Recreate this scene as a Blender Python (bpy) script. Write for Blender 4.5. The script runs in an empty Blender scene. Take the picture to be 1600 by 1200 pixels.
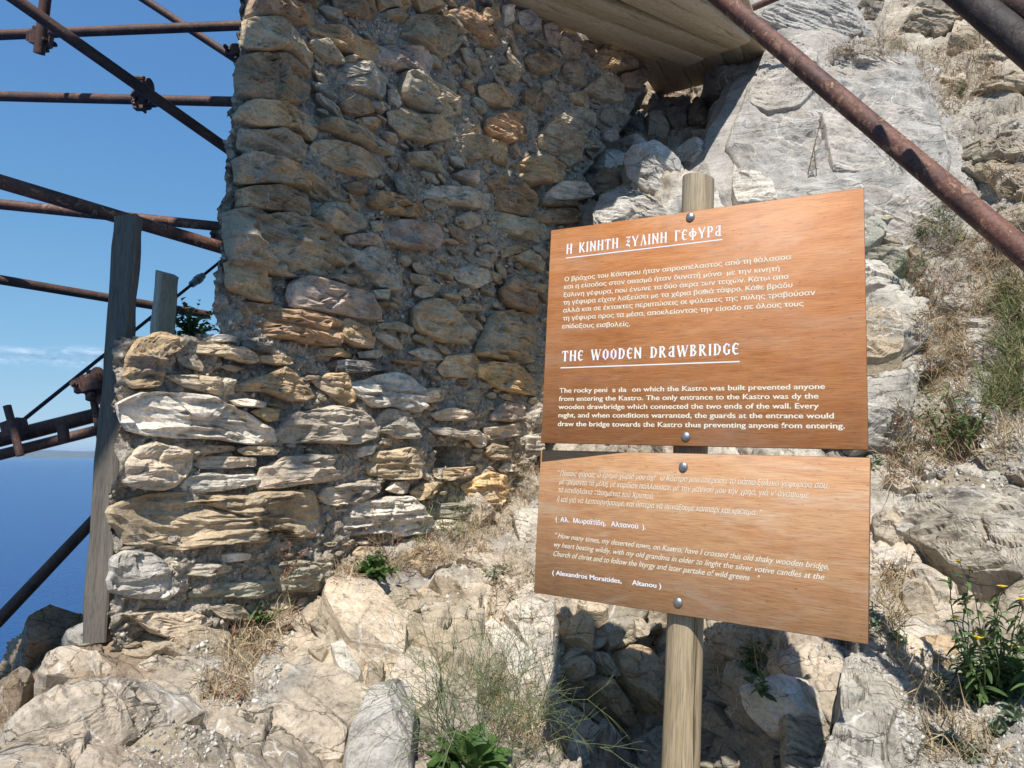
import bpy, bmesh, math, random
import numpy as np
from mathutils import Vector, Matrix
from mathutils.bvhtree import BVHTree
random.seed(7); rng = np.random.default_rng(7)
S = bpy.context.scene; COL = S.collection
# ------------------------------------------------------------------ camera, sky, sun, exposure
F = 1080.0; PITCH = math.atan(113.0 / F); EYE = np.array([0.0, 0.0, 1.6])
cam = bpy.data.objects.new('camera', bpy.data.cameras.new('camera')); COL.objects.link(cam)
cam.data.sensor_width = 36; cam.data.lens = 36 * F / 1600; cam.data.clip_start = 0.05; cam.data.clip_end = 120000
cam.location = EYE; cam.rotation_euler = (math.pi / 2 + PITCH, 0, 0); S.camera = cam
SUN_EL = math.radians(54); SUN_AZ = math.radians(5)       # the sun stands behind the camera, a little to its left
SUNV = np.array([-math.sin(SUN_AZ) * math.cos(SUN_EL), -math.cos(SUN_AZ) * math.cos(SUN_EL), math.sin(SUN_EL)])
sun = bpy.data.objects.new('sun', bpy.data.lights.new('sun', 'SUN')); COL.objects.link(sun)
sun.data.energy = 4.4; sun.data.angle = math.radians(0.53); sun.data.color = (1, 0.955, 0.88)
sun.rotation_euler = Vector(SUNV).to_track_quat('Z', 'Y').to_euler()
W = bpy.data.worlds.new('World'); S.world = W; W.use_nodes = True
nt = W.node_tree; nt.nodes.clear()
sky = nt.nodes.new('ShaderNodeTexSky'); sky.sky_type = 'NISHITA'; sky.sun_disc = False
sky.sun_elevation = SUN_EL; sky.sun_rotation = math.atan2(SUNV[0], SUNV[1])
sky.air_density = 1.0; sky.dust_density = 0.0; sky.ozone_density = 10.0; sky.altitude = 3000
bg = nt.nodes.new('ShaderNodeBackground'); bg.inputs[1].default_value = 0.15
wo = nt.nodes.new('ShaderNodeOutputWorld')
def vm(op, a, b):                                            # soft shoulder, the way the photograph's film curve renders the whole sky
    x = nt.nodes.new('ShaderNodeVectorMath'); x.operation = op
    for i, v in ((0, a), (1, b)):
        if hasattr(v, 'is_linked'): nt.links.new(v, x.inputs[i])
        else: x.inputs[i].default_value = v
    return x.outputs[0]
num = vm('MULTIPLY', sky.outputs[0], (1.30, 1.84, 2.75)); den = vm('ADD', vm('MULTIPLY', sky.outputs[0], (.264, .37, .54)), (1, 1, 1))
nt.links.new(vm('DIVIDE', num, den), bg.inputs[0]); nt.links.new(bg.outputs[0], wo.inputs[0])
S.view_settings.view_transform = 'Standard'; S.view_settings.look = 'None'
S.view_settings.exposure = 0.42; S.view_settings.gamma = 1.0; S.view_settings.use_curve_mapping = False
S.cycles.max_bounces = 6; S.cycles.diffuse_bounces = 4; S.cycles.volume_bounces = 0

# ------------------------------------------------------------------ helpers
def ray(px, py):
    x = (px - 800) / F; z = (600 - py) / F
    d = np.array([x, math.cos(PITCH) - z * math.sin(PITCH), math.sin(PITCH) + z * math.cos(PITCH)])
    return d / d[1]
def P(px, py, Y): return EYE + ray(px, py) * Y
def hash3(i, j, k, s=0):
    h = (i.astype(np.int64) * 374761393 + j.astype(np.int64) * 668265263 + k.astype(np.int64) * 2147483647 + s * 1274126177) & 0xffffffff
    h = ((h ^ (h >> 13)) * 1274126177) & 0xffffffff
    h = ((h ^ (h >> 15)) * 2246822519) & 0xffffffff
    return ((h ^ (h >> 16)) & 0xffffff) / float(0xffffff)
def vnoise(p, s=0):
    f = np.floor(p); t = p - f; f = f.astype(np.int64); t = t * t * t * (t * (t * 6 - 15) + 10)
    r = 0
    for a in (0, 1):
        wa = t[..., 0] if a else 1 - t[..., 0]
        for b in (0, 1):
            wb = t[..., 1] if b else 1 - t[..., 1]
            for c in (0, 1):
                wc = t[..., 2] if c else 1 - t[..., 2]
                r = r + wa * wb * wc * hash3(f[..., 0] + a, f[..., 1] + b, f[..., 2] + c, s)
    return r * 2 - 1
def fbm(p, o=4, s=0, g=0.5):
    r = 0; a = 1.0
    for i in range(o):
        r = r + a * vnoise(p * (2.03 ** i) + 13.7 * i, s + i); a *= g
    return r
def facets(p, s=0):
    """fractured rock: returns (height of a random tilted plane per cell, distance to the crack)"""
    f = np.floor(p).astype(np.int64); n = len(p)
    d1 = np.full(n, 9.0); d2 = np.full(n, 9.0); cid = np.zeros((n, 3), np.int64); cd = np.zeros((n, 3))
    for a in (-1, 0, 1):
        for b in (-1, 0, 1):
            for c in (-1, 0, 1):
                i, j, k = f[:, 0] + a, f[:, 1] + b, f[:, 2] + c
                q = np.stack([i + hash3(i, j, k, s), j + hash3(i, j, k, s + 1), k + hash3(i, j, k, s + 2)], 1)
                v = p - q; d = np.sqrt((v * v).sum(1))
                m = d < d1
                d2 = np.where(m, d1, np.minimum(d2, d))
                d1 = np.where(m, d, d1); cd[m] = v[m]
                cid[m] = np.stack([i[m], j[m], k[m]], 1)
    h = [hash3(cid[:, 0], cid[:, 1], cid[:, 2], s + 5 + t) * 2 - 1 for t in range(4)]
    return h[0] * 0.5 + cd[:, 0] * h[1] * .9 + cd[:, 1] * h[2] * .9 + cd[:, 2] * h[3] * .9, d2 - d1
def tag(o, label=None, cat=None, group=None, kind=None):
    if label: o['label'] = label
    if cat: o['category'] = cat
    if group: o['group'] = group
    if kind: o['kind'] = kind
    return o
def empty(name, loc, *a, **k):
    o = bpy.data.objects.new(name, None); COL.objects.link(o); o.location = loc; o.empty_display_size = .1
    if a or k: tag(o, *a, **k)
    return o
def link(name, me, mat=None, parent=None, loc=None, color=None):
    """loc is a world location; parents are unrotated, unscaled empties or unmoved meshes"""
    o = bpy.data.objects.new(name, me); COL.objects.link(o)
    if mat and len(me.materials) == 0: me.materials.append(mat)
    loc = np.array(loc if loc is not None else (0, 0, 0), float)
    if parent is not None:
        o.parent = parent
        q = parent
        while q is not None: loc = loc - np.array(q.location); q = q.parent
    o.location = loc
    if color is not None: o.color = (*color, 1)
    return o
def mesh(name, V, Fc, smooth=False):
    me = bpy.data.meshes.new(name); V = np.asarray(V, np.float32)
    Fc = np.asarray(Fc) if not isinstance(Fc, list) or len({len(f) for f in Fc}) == 1 else Fc
    if isinstance(Fc, np.ndarray):
        k = Fc.shape[1]; n = len(Fc)
        me.vertices.add(len(V)); me.vertices.foreach_set('co', V.ravel())
        me.loops.add(n * k); me.loops.foreach_set('vertex_index', Fc.astype(np.int32).ravel())
        me.polygons.add(n); me.polygons.foreach_set('loop_start', np.arange(0, n * k, k, dtype=np.int32))
        me.update(calc_edges=True)
    else:
        me.from_pydata([tuple(map(float, v)) for v in V], [], [list(map(int, f)) for f in Fc]); me.update()
    if smooth: me.polygons.foreach_set('use_smooth', np.ones(len(me.polygons), bool)); me.update()
    return me

# ------------------------------------------------------------------ materials
class N:
    def __init__(s, name):
        s.m = bpy.data.materials.new(name); s.m.use_nodes = True; s.t = s.m.node_tree
        s.b = s.t.nodes['Principled BSDF']
    def n(s, typ, **k):
        x = s.t.nodes.new('ShaderNode' + typ)
        for a, v in k.items():
            if a.startswith('i_'): x.inputs[int(a[2:]) if a[2:].isdigit() else a[2:].replace('_', ' ')].default_value = v
            else: setattr(x, a, v)
        return x
    def l(s, a, b): s.t.links.new(a, b)
    def noise(s, vec, scale, detail=5, rough=.6, dist=0):
        x = s.n('TexNoise'); x.inputs['Scale'].default_value = scale; x.inputs['Detail'].default_value = detail
        x.inputs['Roughness'].default_value = rough; x.inputs['Distortion'].default_value = dist
        if vec is not None: s.l(vec, x.inputs['Vector'])
        return x.outputs[0]
    def ramp(s, v, *st):
        x = s.n('ValToRGB'); e = x.color_ramp.elements
        while len(e) < len(st): e.new(.5)
        for q, (p, c) in zip(e, st):
            q.position = p; q.color = (c, c, c, 1) if not hasattr(c, '__len__') else (*c, 1)
        s.l(v, x.inputs[0]); return x.outputs[0]
    def mix(s, f, a, b, mode='MIX'):
        x = s.n('Mix', data_type='RGBA', blend_type=mode)
        for i, v in ((0, f), (6, a), (7, b)):
            sk = x.inputs[i]
            if hasattr(v, 'is_linked'): s.l(v, sk)
            elif isinstance(v, (int, float)): sk.default_value = v if i == 0 else (v, v, v, 1)
            else: sk.default_value = (*v, 1)
        return x.outputs[2]
    def bump(s, h, strength, dist=.01, prev=None):
        x = s.n('Bump'); x.inputs['Strength'].default_value = strength; x.inputs['Distance'].default_value = dist
        s.l(h, x.inputs['Height'])
        if prev is not None: s.l(prev, x.inputs['Normal'])
        return x.outputs[0]
    def mapping(s, vec, scale=(1, 1, 1), rot=(0, 0, 0)):
        x = s.n('Mapping'); x.inputs['Scale'].default_value = scale; x.inputs['Rotation'].default_value = rot
        s.l(vec, x.inputs['Vector']); return x.outputs[0]
    def set(s, **k):
        for a, v in k.items(): s.b.inputs[a.replace('_', ' ')].default_value = v if not hasattr(v, '__len__') or len(v) == 4 else (*v, 1)
        return s.m

def rock_material(name, from_attr=False, strata=1.0, veins=1.0, cracks=1.0):
    M = N(name); co = M.n('TexCoord').outputs['Object']
    if from_attr:
        base = M.n('Attribute', attribute_name='tint').outputs['Color']; vec = co
    else:
        oi = M.n('ObjectInfo'); base = oi.outputs['Color']
        mul = M.n('Math', operation='MULTIPLY', i_1=53.0); M.l(oi.outputs['Random'], mul.inputs[0])
        add = M.n('VectorMath', operation='ADD'); M.l(co, add.inputs[0]); M.l(mul.outputs[0], add.inputs[1]); vec = add.outputs[0]
    big = M.noise(vec, 5, 8, .65, .4)
    c = M.mix(1.0, base, M.ramp(big, (.28, .50), (.5, .98), (.72, 1.35)), 'MULTIPLY')
    rust = M.ramp(M.noise(M.mapping(vec, (1, 1, 2.6)), 4.3, 6, .7, 1.2), (.52, 0.0), (.70, .48))
    c = M.mix(rust, c, M.mix(.55, (.44, .31, .18), base))
    grey = M.ramp(M.noise(M.mapping(vec, (1.3, 1, 1.7)), 3.1, 7, .6, .8), (.56, 0.0), (.66, .55))
    c = M.mix(grey, c, (.29, .275, .25))
    st = M.noise(M.mapping(vec, (3, 3, 40), (.25, .12, 0)), 1.6, 6, .7, .6)
    c = M.mix(.75 * min(strata, 1), c, M.ramp(st, (.3, .62), (.5, 1.0), (.7, 1.22)), 'MULTIPLY')
    vv = M.n('TexVoronoi', feature='DISTANCE_TO_EDGE'); vv.inputs['Scale'].default_value = 5.5
    dv = M.n('VectorMath', operation='SCALE'); dv.inputs[3].default_value = .25
    nz = M.n('TexNoise'); nz.inputs['Scale'].default_value = 3.0; nz.inputs['Detail'].default_value = 4; M.l(vec, nz.inputs['Vector'])
    M.l(nz.outputs[1], dv.inputs[0]); ad = M.n('VectorMath', operation='ADD'); M.l(dv.outputs[0], ad.inputs[0]); M.l(M.mapping(vec, (1, 1.8, .8), (.4, .7, .3)), ad.inputs[1])
    M.l(ad.outputs[0], vv.inputs['Vector'])
    vein = M.ramp(vv.outputs['Distance'], (0.004, 1.0), (.022, 0.0))
    vm = M.mix(1.0, vein, M.ramp(M.noise(vec, 2.3, 3), (.48, 0.0), (.62, .75 * veins)), 'MULTIPLY')
    c = M.mix(vm, c, (.62, .58, .52))
    ck = []; dz = M.n('VectorMath', operation='SCALE'); dz.inputs[3].default_value = .07
    n2 = M.n('TexNoise'); n2.inputs['Scale'].default_value = 7.0; n2.inputs['Detail'].default_value = 5; n2.inputs['Roughness'].default_value = .65; M.l(vec, n2.inputs['Vector']); M.l(n2.outputs[1], dz.inputs[0])
    a2 = M.n('VectorMath', operation='ADD'); M.l(dz.outputs[0], a2.inputs[0]); M.l(vec, a2.inputs[1])
    for sc, anis, th_, ro in ((1.7, (.8, 1, 3.6), .010, (.2, .65, .1)), (4.6, (.8, 1.2, 3.2), .012, (.1, .6, .5))):
        v2 = M.n('TexVoronoi', feature='DISTANCE_TO_EDGE'); v2.inputs['Scale'].default_value = sc
        M.l(M.mapping(a2.outputs[0], anis, ro), v2.inputs['Vector']); ck.append(M.ramp(v2.outputs['Distance'], (0.001, 0.0), (th_, 1.0)))
    g1 = M.ramp(M.noise(vec, 2.9, 4), (.50, 1.0), (.62, 0.0)); g2 = M.ramp(M.noise(vec, 4.7, 4), (.42, 0.0), (.60, 1.0))
    crack = M.mix(1.0, M.mix(g1, ck[0], (1, 1, 1)), M.mix(g2, ck[1], (1, 1, 1)), 'MULTIPLY')
    c = M.mix(.8 * cracks, c, crack, 'MULTIPLY')
    pit = M.noise(vec, 95, 4, .7)
    c = M.mix(1.0, c, M.ramp(pit, (.30, .62), (.48, 1.0), (.75, 1.16)), 'MULTIPLY')
    dark = M.ramp(M.noise(vec, 17, 7, .75, .5), (.30, .45), (.43, 1.0))
    c = M.mix(.8, c, dark, 'MULTIPLY')
    M.l(c, M.b.inputs['Base Color']); M.set(Roughness=.88, Specular_IOR_Level=.25)
    b = M.bump(M.noise(vec, 13, 9, .68, .3), .75, .02)
    b = M.bump(st, .55 * strata, .010, b)
    b = M.bump(pit, .5, .003, b); b = M.bump(crack, .7 * cracks, .012, b)
    M.l(b, M.b.inputs['Normal']); return M.m
MAT_STONE = rock_material('wall_stone', cracks=.45)
MAT_ROCK = rock_material('outcrop_rock', strata=.6, veins=1.2, cracks=.8)
MAT_TERR = rock_material('bedrock', True, strata=.5, veins=1.2)
def mortar_material():
    M = N('lime_mortar'); co = M.n('TexCoord').outputs['Object']
    c = M.mix(M.noise(co, 3, 6, .7), (.46, .385, .29), (.68, .60, .49))
    c = M.mix(1.0, c, M.ramp(M.noise(co, 55, 6, .8), (.32, .35), (.5, 1.0), (.68, 1.45)), 'MULTIPLY')
    c = M.mix(.9, c, M.ramp(M.noise(co, 150, 3, .7), (.35, .6), (.6, 1.25)), 'MULTIPLY')
    M.l(c, M.b.inputs['Base Color']); M.set(Roughness=.95, Specular_IOR_Level=.15)
    b = M.bump(M.noise(co, 45, 8, .8), 1.0, .02); b = M.bump(M.noise(co, 160, 4, .7), .8, .004, b)
    M.l(b, M.b.inputs['Normal']); return M.m
MAT_MORTAR = mortar_material()
def simple(name, c1, c2, scale=20, rough=.8, bump=.3, bd=.003, metallic=0, stretch=(1, 1, 1), spec=.3, rnd=0, transl=0):
    M = N(name); co = M.mapping(M.n('TexCoord').outputs['Object'], stretch)
    f = M.noise(co, scale, 6, .65); c = M.mix(M.ramp(f, (.35, 0.0), (.65, 1.0)), c1, c2)
    if rnd:
        g = M.n('NewGeometry'); c = M.mix(1.0, c, M.ramp(g.outputs['Random Per Island'], (0, 1 - rnd), (1, 1 + rnd)), 'MULTIPLY')
    M.l(c, M.b.inputs['Base Color']); M.set(Roughness=rough, Metallic=metallic, Specular_IOR_Level=spec)
    if bump: M.l(M.bump(f, bump, bd), M.b.inputs['Normal'])
    if transl:
        out = M.t.nodes['Material Output']; tr = M.n('BsdfTranslucent'); M.l(c, tr.inputs[0]); mx = M.n('MixShader'); mx.inputs[0].default_value = transl
        M.l(M.b.outputs[0], mx.inputs[1]); M.l(tr.outputs[0], mx.inputs[2]); M.l(mx.outputs[0], out.inputs[0])
    return M.m
def rust_material(name, dark, mid, flake, fl=.5):
    M = N(name); co = M.n('TexCoord').outputs['Object']
    c = M.mix(M.ramp(M.noise(co, 9, 8, .7, .5), (.38, 0.0), (.6, 1.0)), dark, mid)
    f = M.ramp(M.noise(co, 24, 7, .72, .8), (.54, 0.0), (.60, fl)); c = M.mix(f, c, flake)
    c = M.mix(.8, c, M.ramp(M.noise(co, 130, 4, .7), (.35, .5), (.6, 1.2)), 'MULTIPLY')
    M.l(c, M.b.inputs['Base Color']); M.set(Roughness=.62, Specular_IOR_Level=.5)
    M.l(M.bump(M.noise(co, 120, 5, .7), .5, .003, M.bump(f, .6, .003)), M.b.inputs['Normal']); return M.m
MAT_RUST = rust_material('rusty_steel', (.055, .030, .022), (.13, .060, .042), (.20, .10, .06), .5)
MAT_RUST_RED = rust_material('flaking_red_paint', (.055, .024, .018), (.185, .074, .046), (.38, .21, .12), .7)
MAT_BLACK = rust_material('blackened_steel', (.020, .013, .010), (.045, .028, .020), (.08, .045, .03), .3)
def wood(name, c1, c2, streak=(2, 2, 60), scale=3, fine=1.0, rough=.75, dist=1.0, crack=0, spec=.3):
    M = N(name); co = M.n('TexCoord').outputs['Object']
    a = M.noise(M.mapping(co, streak), scale, 8, .65, dist)
    c = M.mix(M.ramp(a, (.3, 0.0), (.7, 1.0)), c1, c2)
    b2 = M.noise(M.mapping(co, tuple(q * 4 for q in streak)), scale * 2, 4, .6, .3)
    c = M.mix(fine, c, M.ramp(b2, (.35, .68), (.55, 1.06)), 'MULTIPLY')
    nb = M.bump(b2, .35, .002)
    if crack:
        k = M.ramp(M.noise(M.mapping(co, tuple(q * 1.3 for q in streak)), scale * .8, 3, .5, .6), (.30, .25), (.36, 1.0))
        c = M.mix(crack, c, k, 'MULTIPLY'); nb = M.bump(k, .8, .006, nb)
    M.l(c, M.b.inputs['Base Color']); M.set(Roughness=rough, Specular_IOR_Level=spec); M.l(nb, M.b.inputs['Normal']); return M.m
MAT_GREYWOOD = wood('weathered_grey_timber', (.095, .083, .068), (.18, .158, .128), (14, 14, .9), 3, crack=1)
MAT_POST = wood('round_post_timber', (.30, .22, .125), (.48, .38, .25), (13, 13, .7), 3, crack=.8)
MAT_OFFCUT = wood('pale_timber', (.34, .29, .21), (.50, .43, .32), (14, 14, 1), 3)
MAT_DECK = wood('deck_timber', (.42, .33, .21), (.60, .49, .34), (1.2, 14, 14), 2.2, crack=.5)
def panel_wood(name, c1, c2, c3):
    M = N(name); co = M.n('TexCoord').outputs['Object']
    a = M.noise(M.mapping(co, (1.4, 9, 9), (0, 0, .09)), 2.4, 6, .6, 1.8)
    c = M.mix(M.ramp(a, (.32, 0.0), (.68, 1.0)), c1, c2)
    w = M.noise(M.mapping(co, (.8, 3.2, 3), (0, 0, -.12)), 3, 4, .55, 3.0)
    c = M.mix(M.ramp(w, (.52, 0.0), (.66, .55)), c, c3)
    fg = M.noise(M.mapping(co, (14, 260, 200)), 1.6, 4, .7, .2)
    c = M.mix(1.0, c, M.ramp(fg, (.32, .66), (.5, 1.0), (.66, 1.16)), 'MULTIPLY')
    sp = M.noise(M.mapping(co, (30, 90, 90)), 2.0, 2, .5)
    c = M.mix(.7, c, M.ramp(sp, (.27, .45), (.33, 1.0)), 'MULTIPLY')
    fd = M.noise(M.mapping(co, (2.2, 3.4, 3)), 1.7, 5, .6, .8); c = M.mix(M.ramp(fd, (.46, 0.0), (.72, .22)), c, (.58, .42, .30))
    dk = M.noise(M.mapping(co, (5, 1.6, 3)), 1.9, 5, .65, .3); c = M.mix(1.0, c, M.ramp(dk, (.28, .88), (.46, 1.0)), 'MULTIPLY')
    M.l(c, M.b.inputs['Base Color']); M.set(Roughness=.55, Specular_IOR_Level=.35)
    M.l(M.bump(fg, .25, .001), M.b.inputs['Normal']); return M.m
MAT_PANEL = panel_wood('varnished_plywood', (.42, .150, .042), (.53, .225, .080), (.50, .245, .115))
MAT_PANEL2 = panel_wood('faded_plywood', (.46, .215, .09), (.56, .31, .15), (.57, .40, .26))
MAT_PEDGE = simple('plywood_edge', (.16, .055, .025), (.26, .10, .04), 40, .7)
MAT_WHITE = simple('white_lettering', (.78, .78, .80), (.84, .84, .85), 30, .5, 0)
MAT_CREAM = simple('cream_lettering', (.74, .66, .50), (.82, .75, .60), 90, .6, 0)
MAT_FAINT = simple('worn_lettering', (.24, .11, .07), (.30, .14, .08), 90, .6, 0)
MAT_ZINC = simple('galvanised_steel', (.34, .33, .31), (.46, .45, .42), 60, .42, .2, .001, .85)

# ------------------------------------------------------------------ water, island
def water():
    M = N('sea_water'); co = M.n('TexCoord').outputs['Object']
    M.set(Base_Color=(.004, .035, .115), Roughness=.22, IOR=1.33, Specular_IOR_Level=.5)
    big = M.noise(M.mapping(co, (.35, 1, 1)), .03, 9, .72, .5)
    c = M.mix(big, (.002, .045, .17), (.004, .070, .235)); M.l(c, M.b.inputs['Base Color'])
    b = M.bump(M.noise(M.mapping(co, (1, 1.6, 1)), .35, 8, .65, .3), 1.0, .9)
    M.l(b, M.b.inputs['Normal']); return M.m
R_ = 60000; ZSEA = -42.0
o = link('sea', mesh('sea', [(-R_, -R_, 0), (R_, -R_, 0), (R_, R_, 0), (-R_, R_, 0)], [[0, 1, 2, 3]]), water(), loc=(0, 0, ZSEA))
tag(o, 'calm deep blue sea stretching to the horizon', kind='structure')
def island():
    xs = np.linspace(0, 1, 90); V = []; Fc = []
    for j in range(6):
        q = j / 5.0
        for i, x in enumerate(xs):
            h = (math.sin(x * math.pi) ** .6) * (240 + 60 * float(fbm(np.array([[x * 7, 2.1, 0]]), 5)[0])) * q + 2 * j
            V.append((-17500 + x * 11500, 19000 + (-1500 + 700 * (j) + 300 * float(vnoise(np.array([[x * 15, j * .7, 5]]))[0])), ZSEA + max(h, 0) - 1))
    for j in range(5):
        for i in range(89): a = j * 90 + i; Fc.append([a, a + 1, a + 91, a + 90])
    o = link('distant_coast', mesh('distant_coast', V, Fc, True), simple('distant_hill', (.06, .085, .06), (.16, .15, .12), .002, .9, 0))
    tag(o, 'low hilly coast far off across the sea', kind='structure')
island()
def clouds():
    for k, (px, py, Y, w, h, lab) in enumerate([(18, 556, 30000, 1700, 520, 'small faint white cloud at the left edge low over the sea'),
                                           (128, 559, 30000, 2100, 620, 'small faint white cloud low over the sea beside the timber post')]):
        M = N('cloud_vapour'); out = M.t.nodes['Material Output']; M.t.nodes.remove(M.b)
        df = M.n('BsdfDiffuse'); df.inputs[0].default_value = (.9, .9, .9, 1); tr = M.n('BsdfTransparent'); mx = M.n('MixShader')
        co = M.n('TexCoord').outputs['Object']; nz = M.noise(M.mapping(co, (1, 1, 2.2)), .0014, 5, .6, .5)
        lw = M.n('LayerWeight'); lw.inputs[0].default_value = .5; inv = M.n('Math', operation='SUBTRACT', i_0=1.0); M.l(lw.outputs['Facing'], inv.inputs[1])
        pw = M.n('Math', operation='POWER', i_1=2.2); M.l(inv.outputs[0], pw.inputs[0])
        mu = M.n('Math', operation='MULTIPLY'); M.l(M.ramp(nz, (.36, 0.0), (.70, .42)), mu.inputs[0]); M.l(pw.outputs[0], mu.inputs[1])
        M.l(mu.outputs[0], mx.inputs[0]); M.l(tr.outputs[0], mx.inputs[1]); M.l(df.outputs[0], mx.inputs[2]); M.l(mx.outputs[0], out.inputs['Surface'])
        bm = bmesh.new(); bmesh.ops.create_icosphere(bm, subdivisions=3, radius=1); bmesh.ops.scale(bm, vec=(w, w * .6, h), verts=bm.verts)
        me = bpy.data.meshes.new('cloud'); bm.to_mesh(me); bm.free()
        tag(link('cloud', me, M.m, loc=P(px, py, Y)), lab, 'cloud', 'small clouds low in the sky')

# ------------------------------------------------------------------ the wall plane in plan
def u_of(px): return (px - 800) / F / 1.0055
D0 = 2.3; A31 = math.radians(31)
_pl = [(-.398 * D0 + math.sin(A31) * t, D0 + math.cos(A31) * t) for t in np.linspace(-.9, 1.85, 12)]
for px, Y in ((880, 4.15), (950, 4.45), (1020, 4.72), (1120, 5.1), (1300, 5.9)): _pl.append((u_of(px) * Y, Y))
PL = np.array(_pl); SEG = np.linalg.norm(np.diff(PL, axis=0), axis=1); CUM = np.concatenate([[0], np.cumsum(SEG)])
def wall_sz(px, py):
    r = ray(px, py); u = r[0]; ang = PL[:, 0] / PL[:, 1]
    i = int(np.clip(np.searchsorted(ang, u) - 1, 0, len(PL) - 2)); A, B = PL[i], PL[i + 1]; d = B - A
    k = (u * A[1] - A[0]) / (d[0] - u * d[1]); Y = A[1] + k * d[1]
    return CUM[i] + k * SEG[i], EYE[2] + r[2] * Y
def plan(s):
    s = np.asarray(s, float); x = np.interp(s, CUM, PL[:, 0]); y = np.interp(s, CUM, PL[:, 1])
    e = .12; tx = np.interp(s + e, CUM, PL[:, 0]) - np.interp(s - e, CUM, PL[:, 0]); ty = np.interp(s + e, CUM, PL[:, 1]) - np.interp(s - e, CUM, PL[:, 1])
    l = np.hypot(tx, ty); return x, y, ty / l, -tx / l
def wall_xyz(s, z, h):
    x, y, nx, ny = plan(s); return np.stack([x + nx * h, y + ny * h, z + 0 * x], -1)
def wallY(px): s, _ = wall_sz(px, 713); return float(np.interp(s, CUM, PL[:, 1]))

def inside(poly, x, y):
    poly = np.asarray(poly); r = np.zeros(np.shape(x), bool); j = len(poly) - 1
    for i in range(len(poly)):
        xi, yi = poly[i]; xj, yj = poly[j]
        c = ((yi > y) != (yj > y)) & (x < (xj - xi) * (y - yi) / (yj - yi + 1e-12) + xi); r ^= c; j = i
    return r

def stone_shape(poly, T, back, seed, nang=44, nring=11, rough=1.0, strata=1.0, flat=.5, tilt=.25, ang=0.0, edge=.12, flare=0):
    """a roughly hewn stone from its outline in a plane: returns local (a, b, h) vertices and faces"""
    r = np.random.default_rng(seed); poly = np.array(poly, float)
    c = poly.mean(0)
    x, y = poly[:, 0], poly[:, 1]; x2, y2 = np.roll(x, -1), np.roll(y, -1); cr = x * y2 - x2 * y; A = cr.sum() / 2
    if abs(A) > 1e-6: c = np.array([((x + x2) * cr).sum(), ((y + y2) * cr).sum()]) / (6 * A)
    if A < 0: poly = poly[::-1]
    q = []                                                     # soften the corners a little
    n = len(poly)
    for i in range(n):
        a, b, d = poly[i - 1], poly[i], poly[(i + 1) % n]
        q += [b * .88 + a * .12, b * .98 + (a + d) * .01, b * .88 + d * .12]
    q = np.array(q); seg = np.linalg.norm(np.roll(q, -1, 0) - q, axis=1); cu = np.concatenate([[0], np.cumsum(seg)])
    t = np.linspace(0, cu[-1], nang, endpoint=False); qq = np.vstack([q, q[:1]])
    O = np.stack([np.interp(t, cu, qq[:, 0]), np.interp(t, cu, qq[:, 1])], 1)
    size = math.sqrt(abs(A)) + 1e-6
    nz = fbm(np.c_[O * (3.2 / size), np.full(nang, seed * 1.37)], 4, seed)
    O = c + (O - c) * (1 + .045 * rough * nz)[:, None]
    rad = np.linalg.norm(O - c, axis=1)
    V = []; RR = 1 - (np.linspace(0, 1, nring) ** 1.6)
    V.append(np.c_[c + (O - c) * (.93 + flare), np.full(nang, -back)])
    V.append(np.c_[c + (O - c) * (1.0 + flare * .45 * (1 + .5 * nz))[:, None], np.full(nang, -back * .35)] if flare else np.c_[c + (O - c) * 1.0, np.full(nang, -back * .35)])
    w = max(edge * size, .005)
    for k in RR[:-1]:
        pt = c + (O - c) * k; e = (1 - k) * rad
        h = T * (1 - np.exp(-(e / w) * 2.4)) ** (.75)
        V.append(np.c_[pt, h])
    V.append(np.array([[c[0], c[1], T]])); V = np.vstack(V)
    L = V[2 * nang:]; rel = (L[:, :2] - c) / size
    cap = np.full(len(L), 9.0)
    for i in range(4):
        a = r.uniform(0, 6.28); g = r.uniform(.35, 1.1) * tilt / .25; off = T * (r.uniform(.75, 1.1))
        cap = np.minimum(cap, off - (rel @ np.array([math.cos(a), math.sin(a)])) * g * T * 1.2)
    L[:, 2] = L[:, 2] * (1 - flat) + np.minimum(L[:, 2], cap) * flat
    ca, sa = math.cos(ang), math.sin(ang); sl = L[:, :2] - c
    al = sl[:, 0] * ca + sl[:, 1] * sa; ac = -sl[:, 0] * sa + sl[:, 1] * ca
    damp = np.clip(np.repeat(np.append(1 - RR[:-1], 1), [nang] * (nring - 1) + [1]) * 5 + .35, 0, 1)
    p1 = np.c_[al * 9, ac * 16, np.full(len(L), seed * 2.1)]
    fa, fc = facets(np.c_[al / (.55 * size), ac / (.38 * size), np.full(len(L), seed * 3.3)], seed)
    L[:, 2] += damp * size * rough * (.035 * fbm(p1, 4, seed + 3) + .075 * fa - .025 * np.exp(-fc * 30))
    st = fbm(np.c_[al * 7, ac * 75 / max(.25, 1), np.full(len(L), seed * .7)], 3, seed + 9)
    L[:, 2] += damp * strata * .010 * np.clip(size / .2, .25, 1.4) * st
    # ragged sideways too, so that edges are not extruded outlines
    L[:, :2] += (damp * size * .012 * rough)[:, None] * np.c_[fbm(p1 * 1.7 + 5, 2, seed), fbm(p1 * 1.7 + 9, 2, seed)]
    V[2 * nang:] = L
    Fc = []; nr = 2 + nring - 1
    for j in range(nr - 1):
        for i in range(nang):
            k = (i + 1) % nang; Fc.append((j * nang + i, j * nang + k, (j + 1) * nang + k, (j + 1) * nang + i))
    ctr = nr * nang; tri = [((nr - 1) * nang + i, (nr - 1) * nang + (i + 1) % nang, ctr) for i in range(nang)]
    V = np.vstack([V, [[c[0], c[1], -back]]])
    tri += [((i + 1) % nang, i, ctr + 1) for i in range(nang)]
    return V, Fc + tri, c
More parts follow.
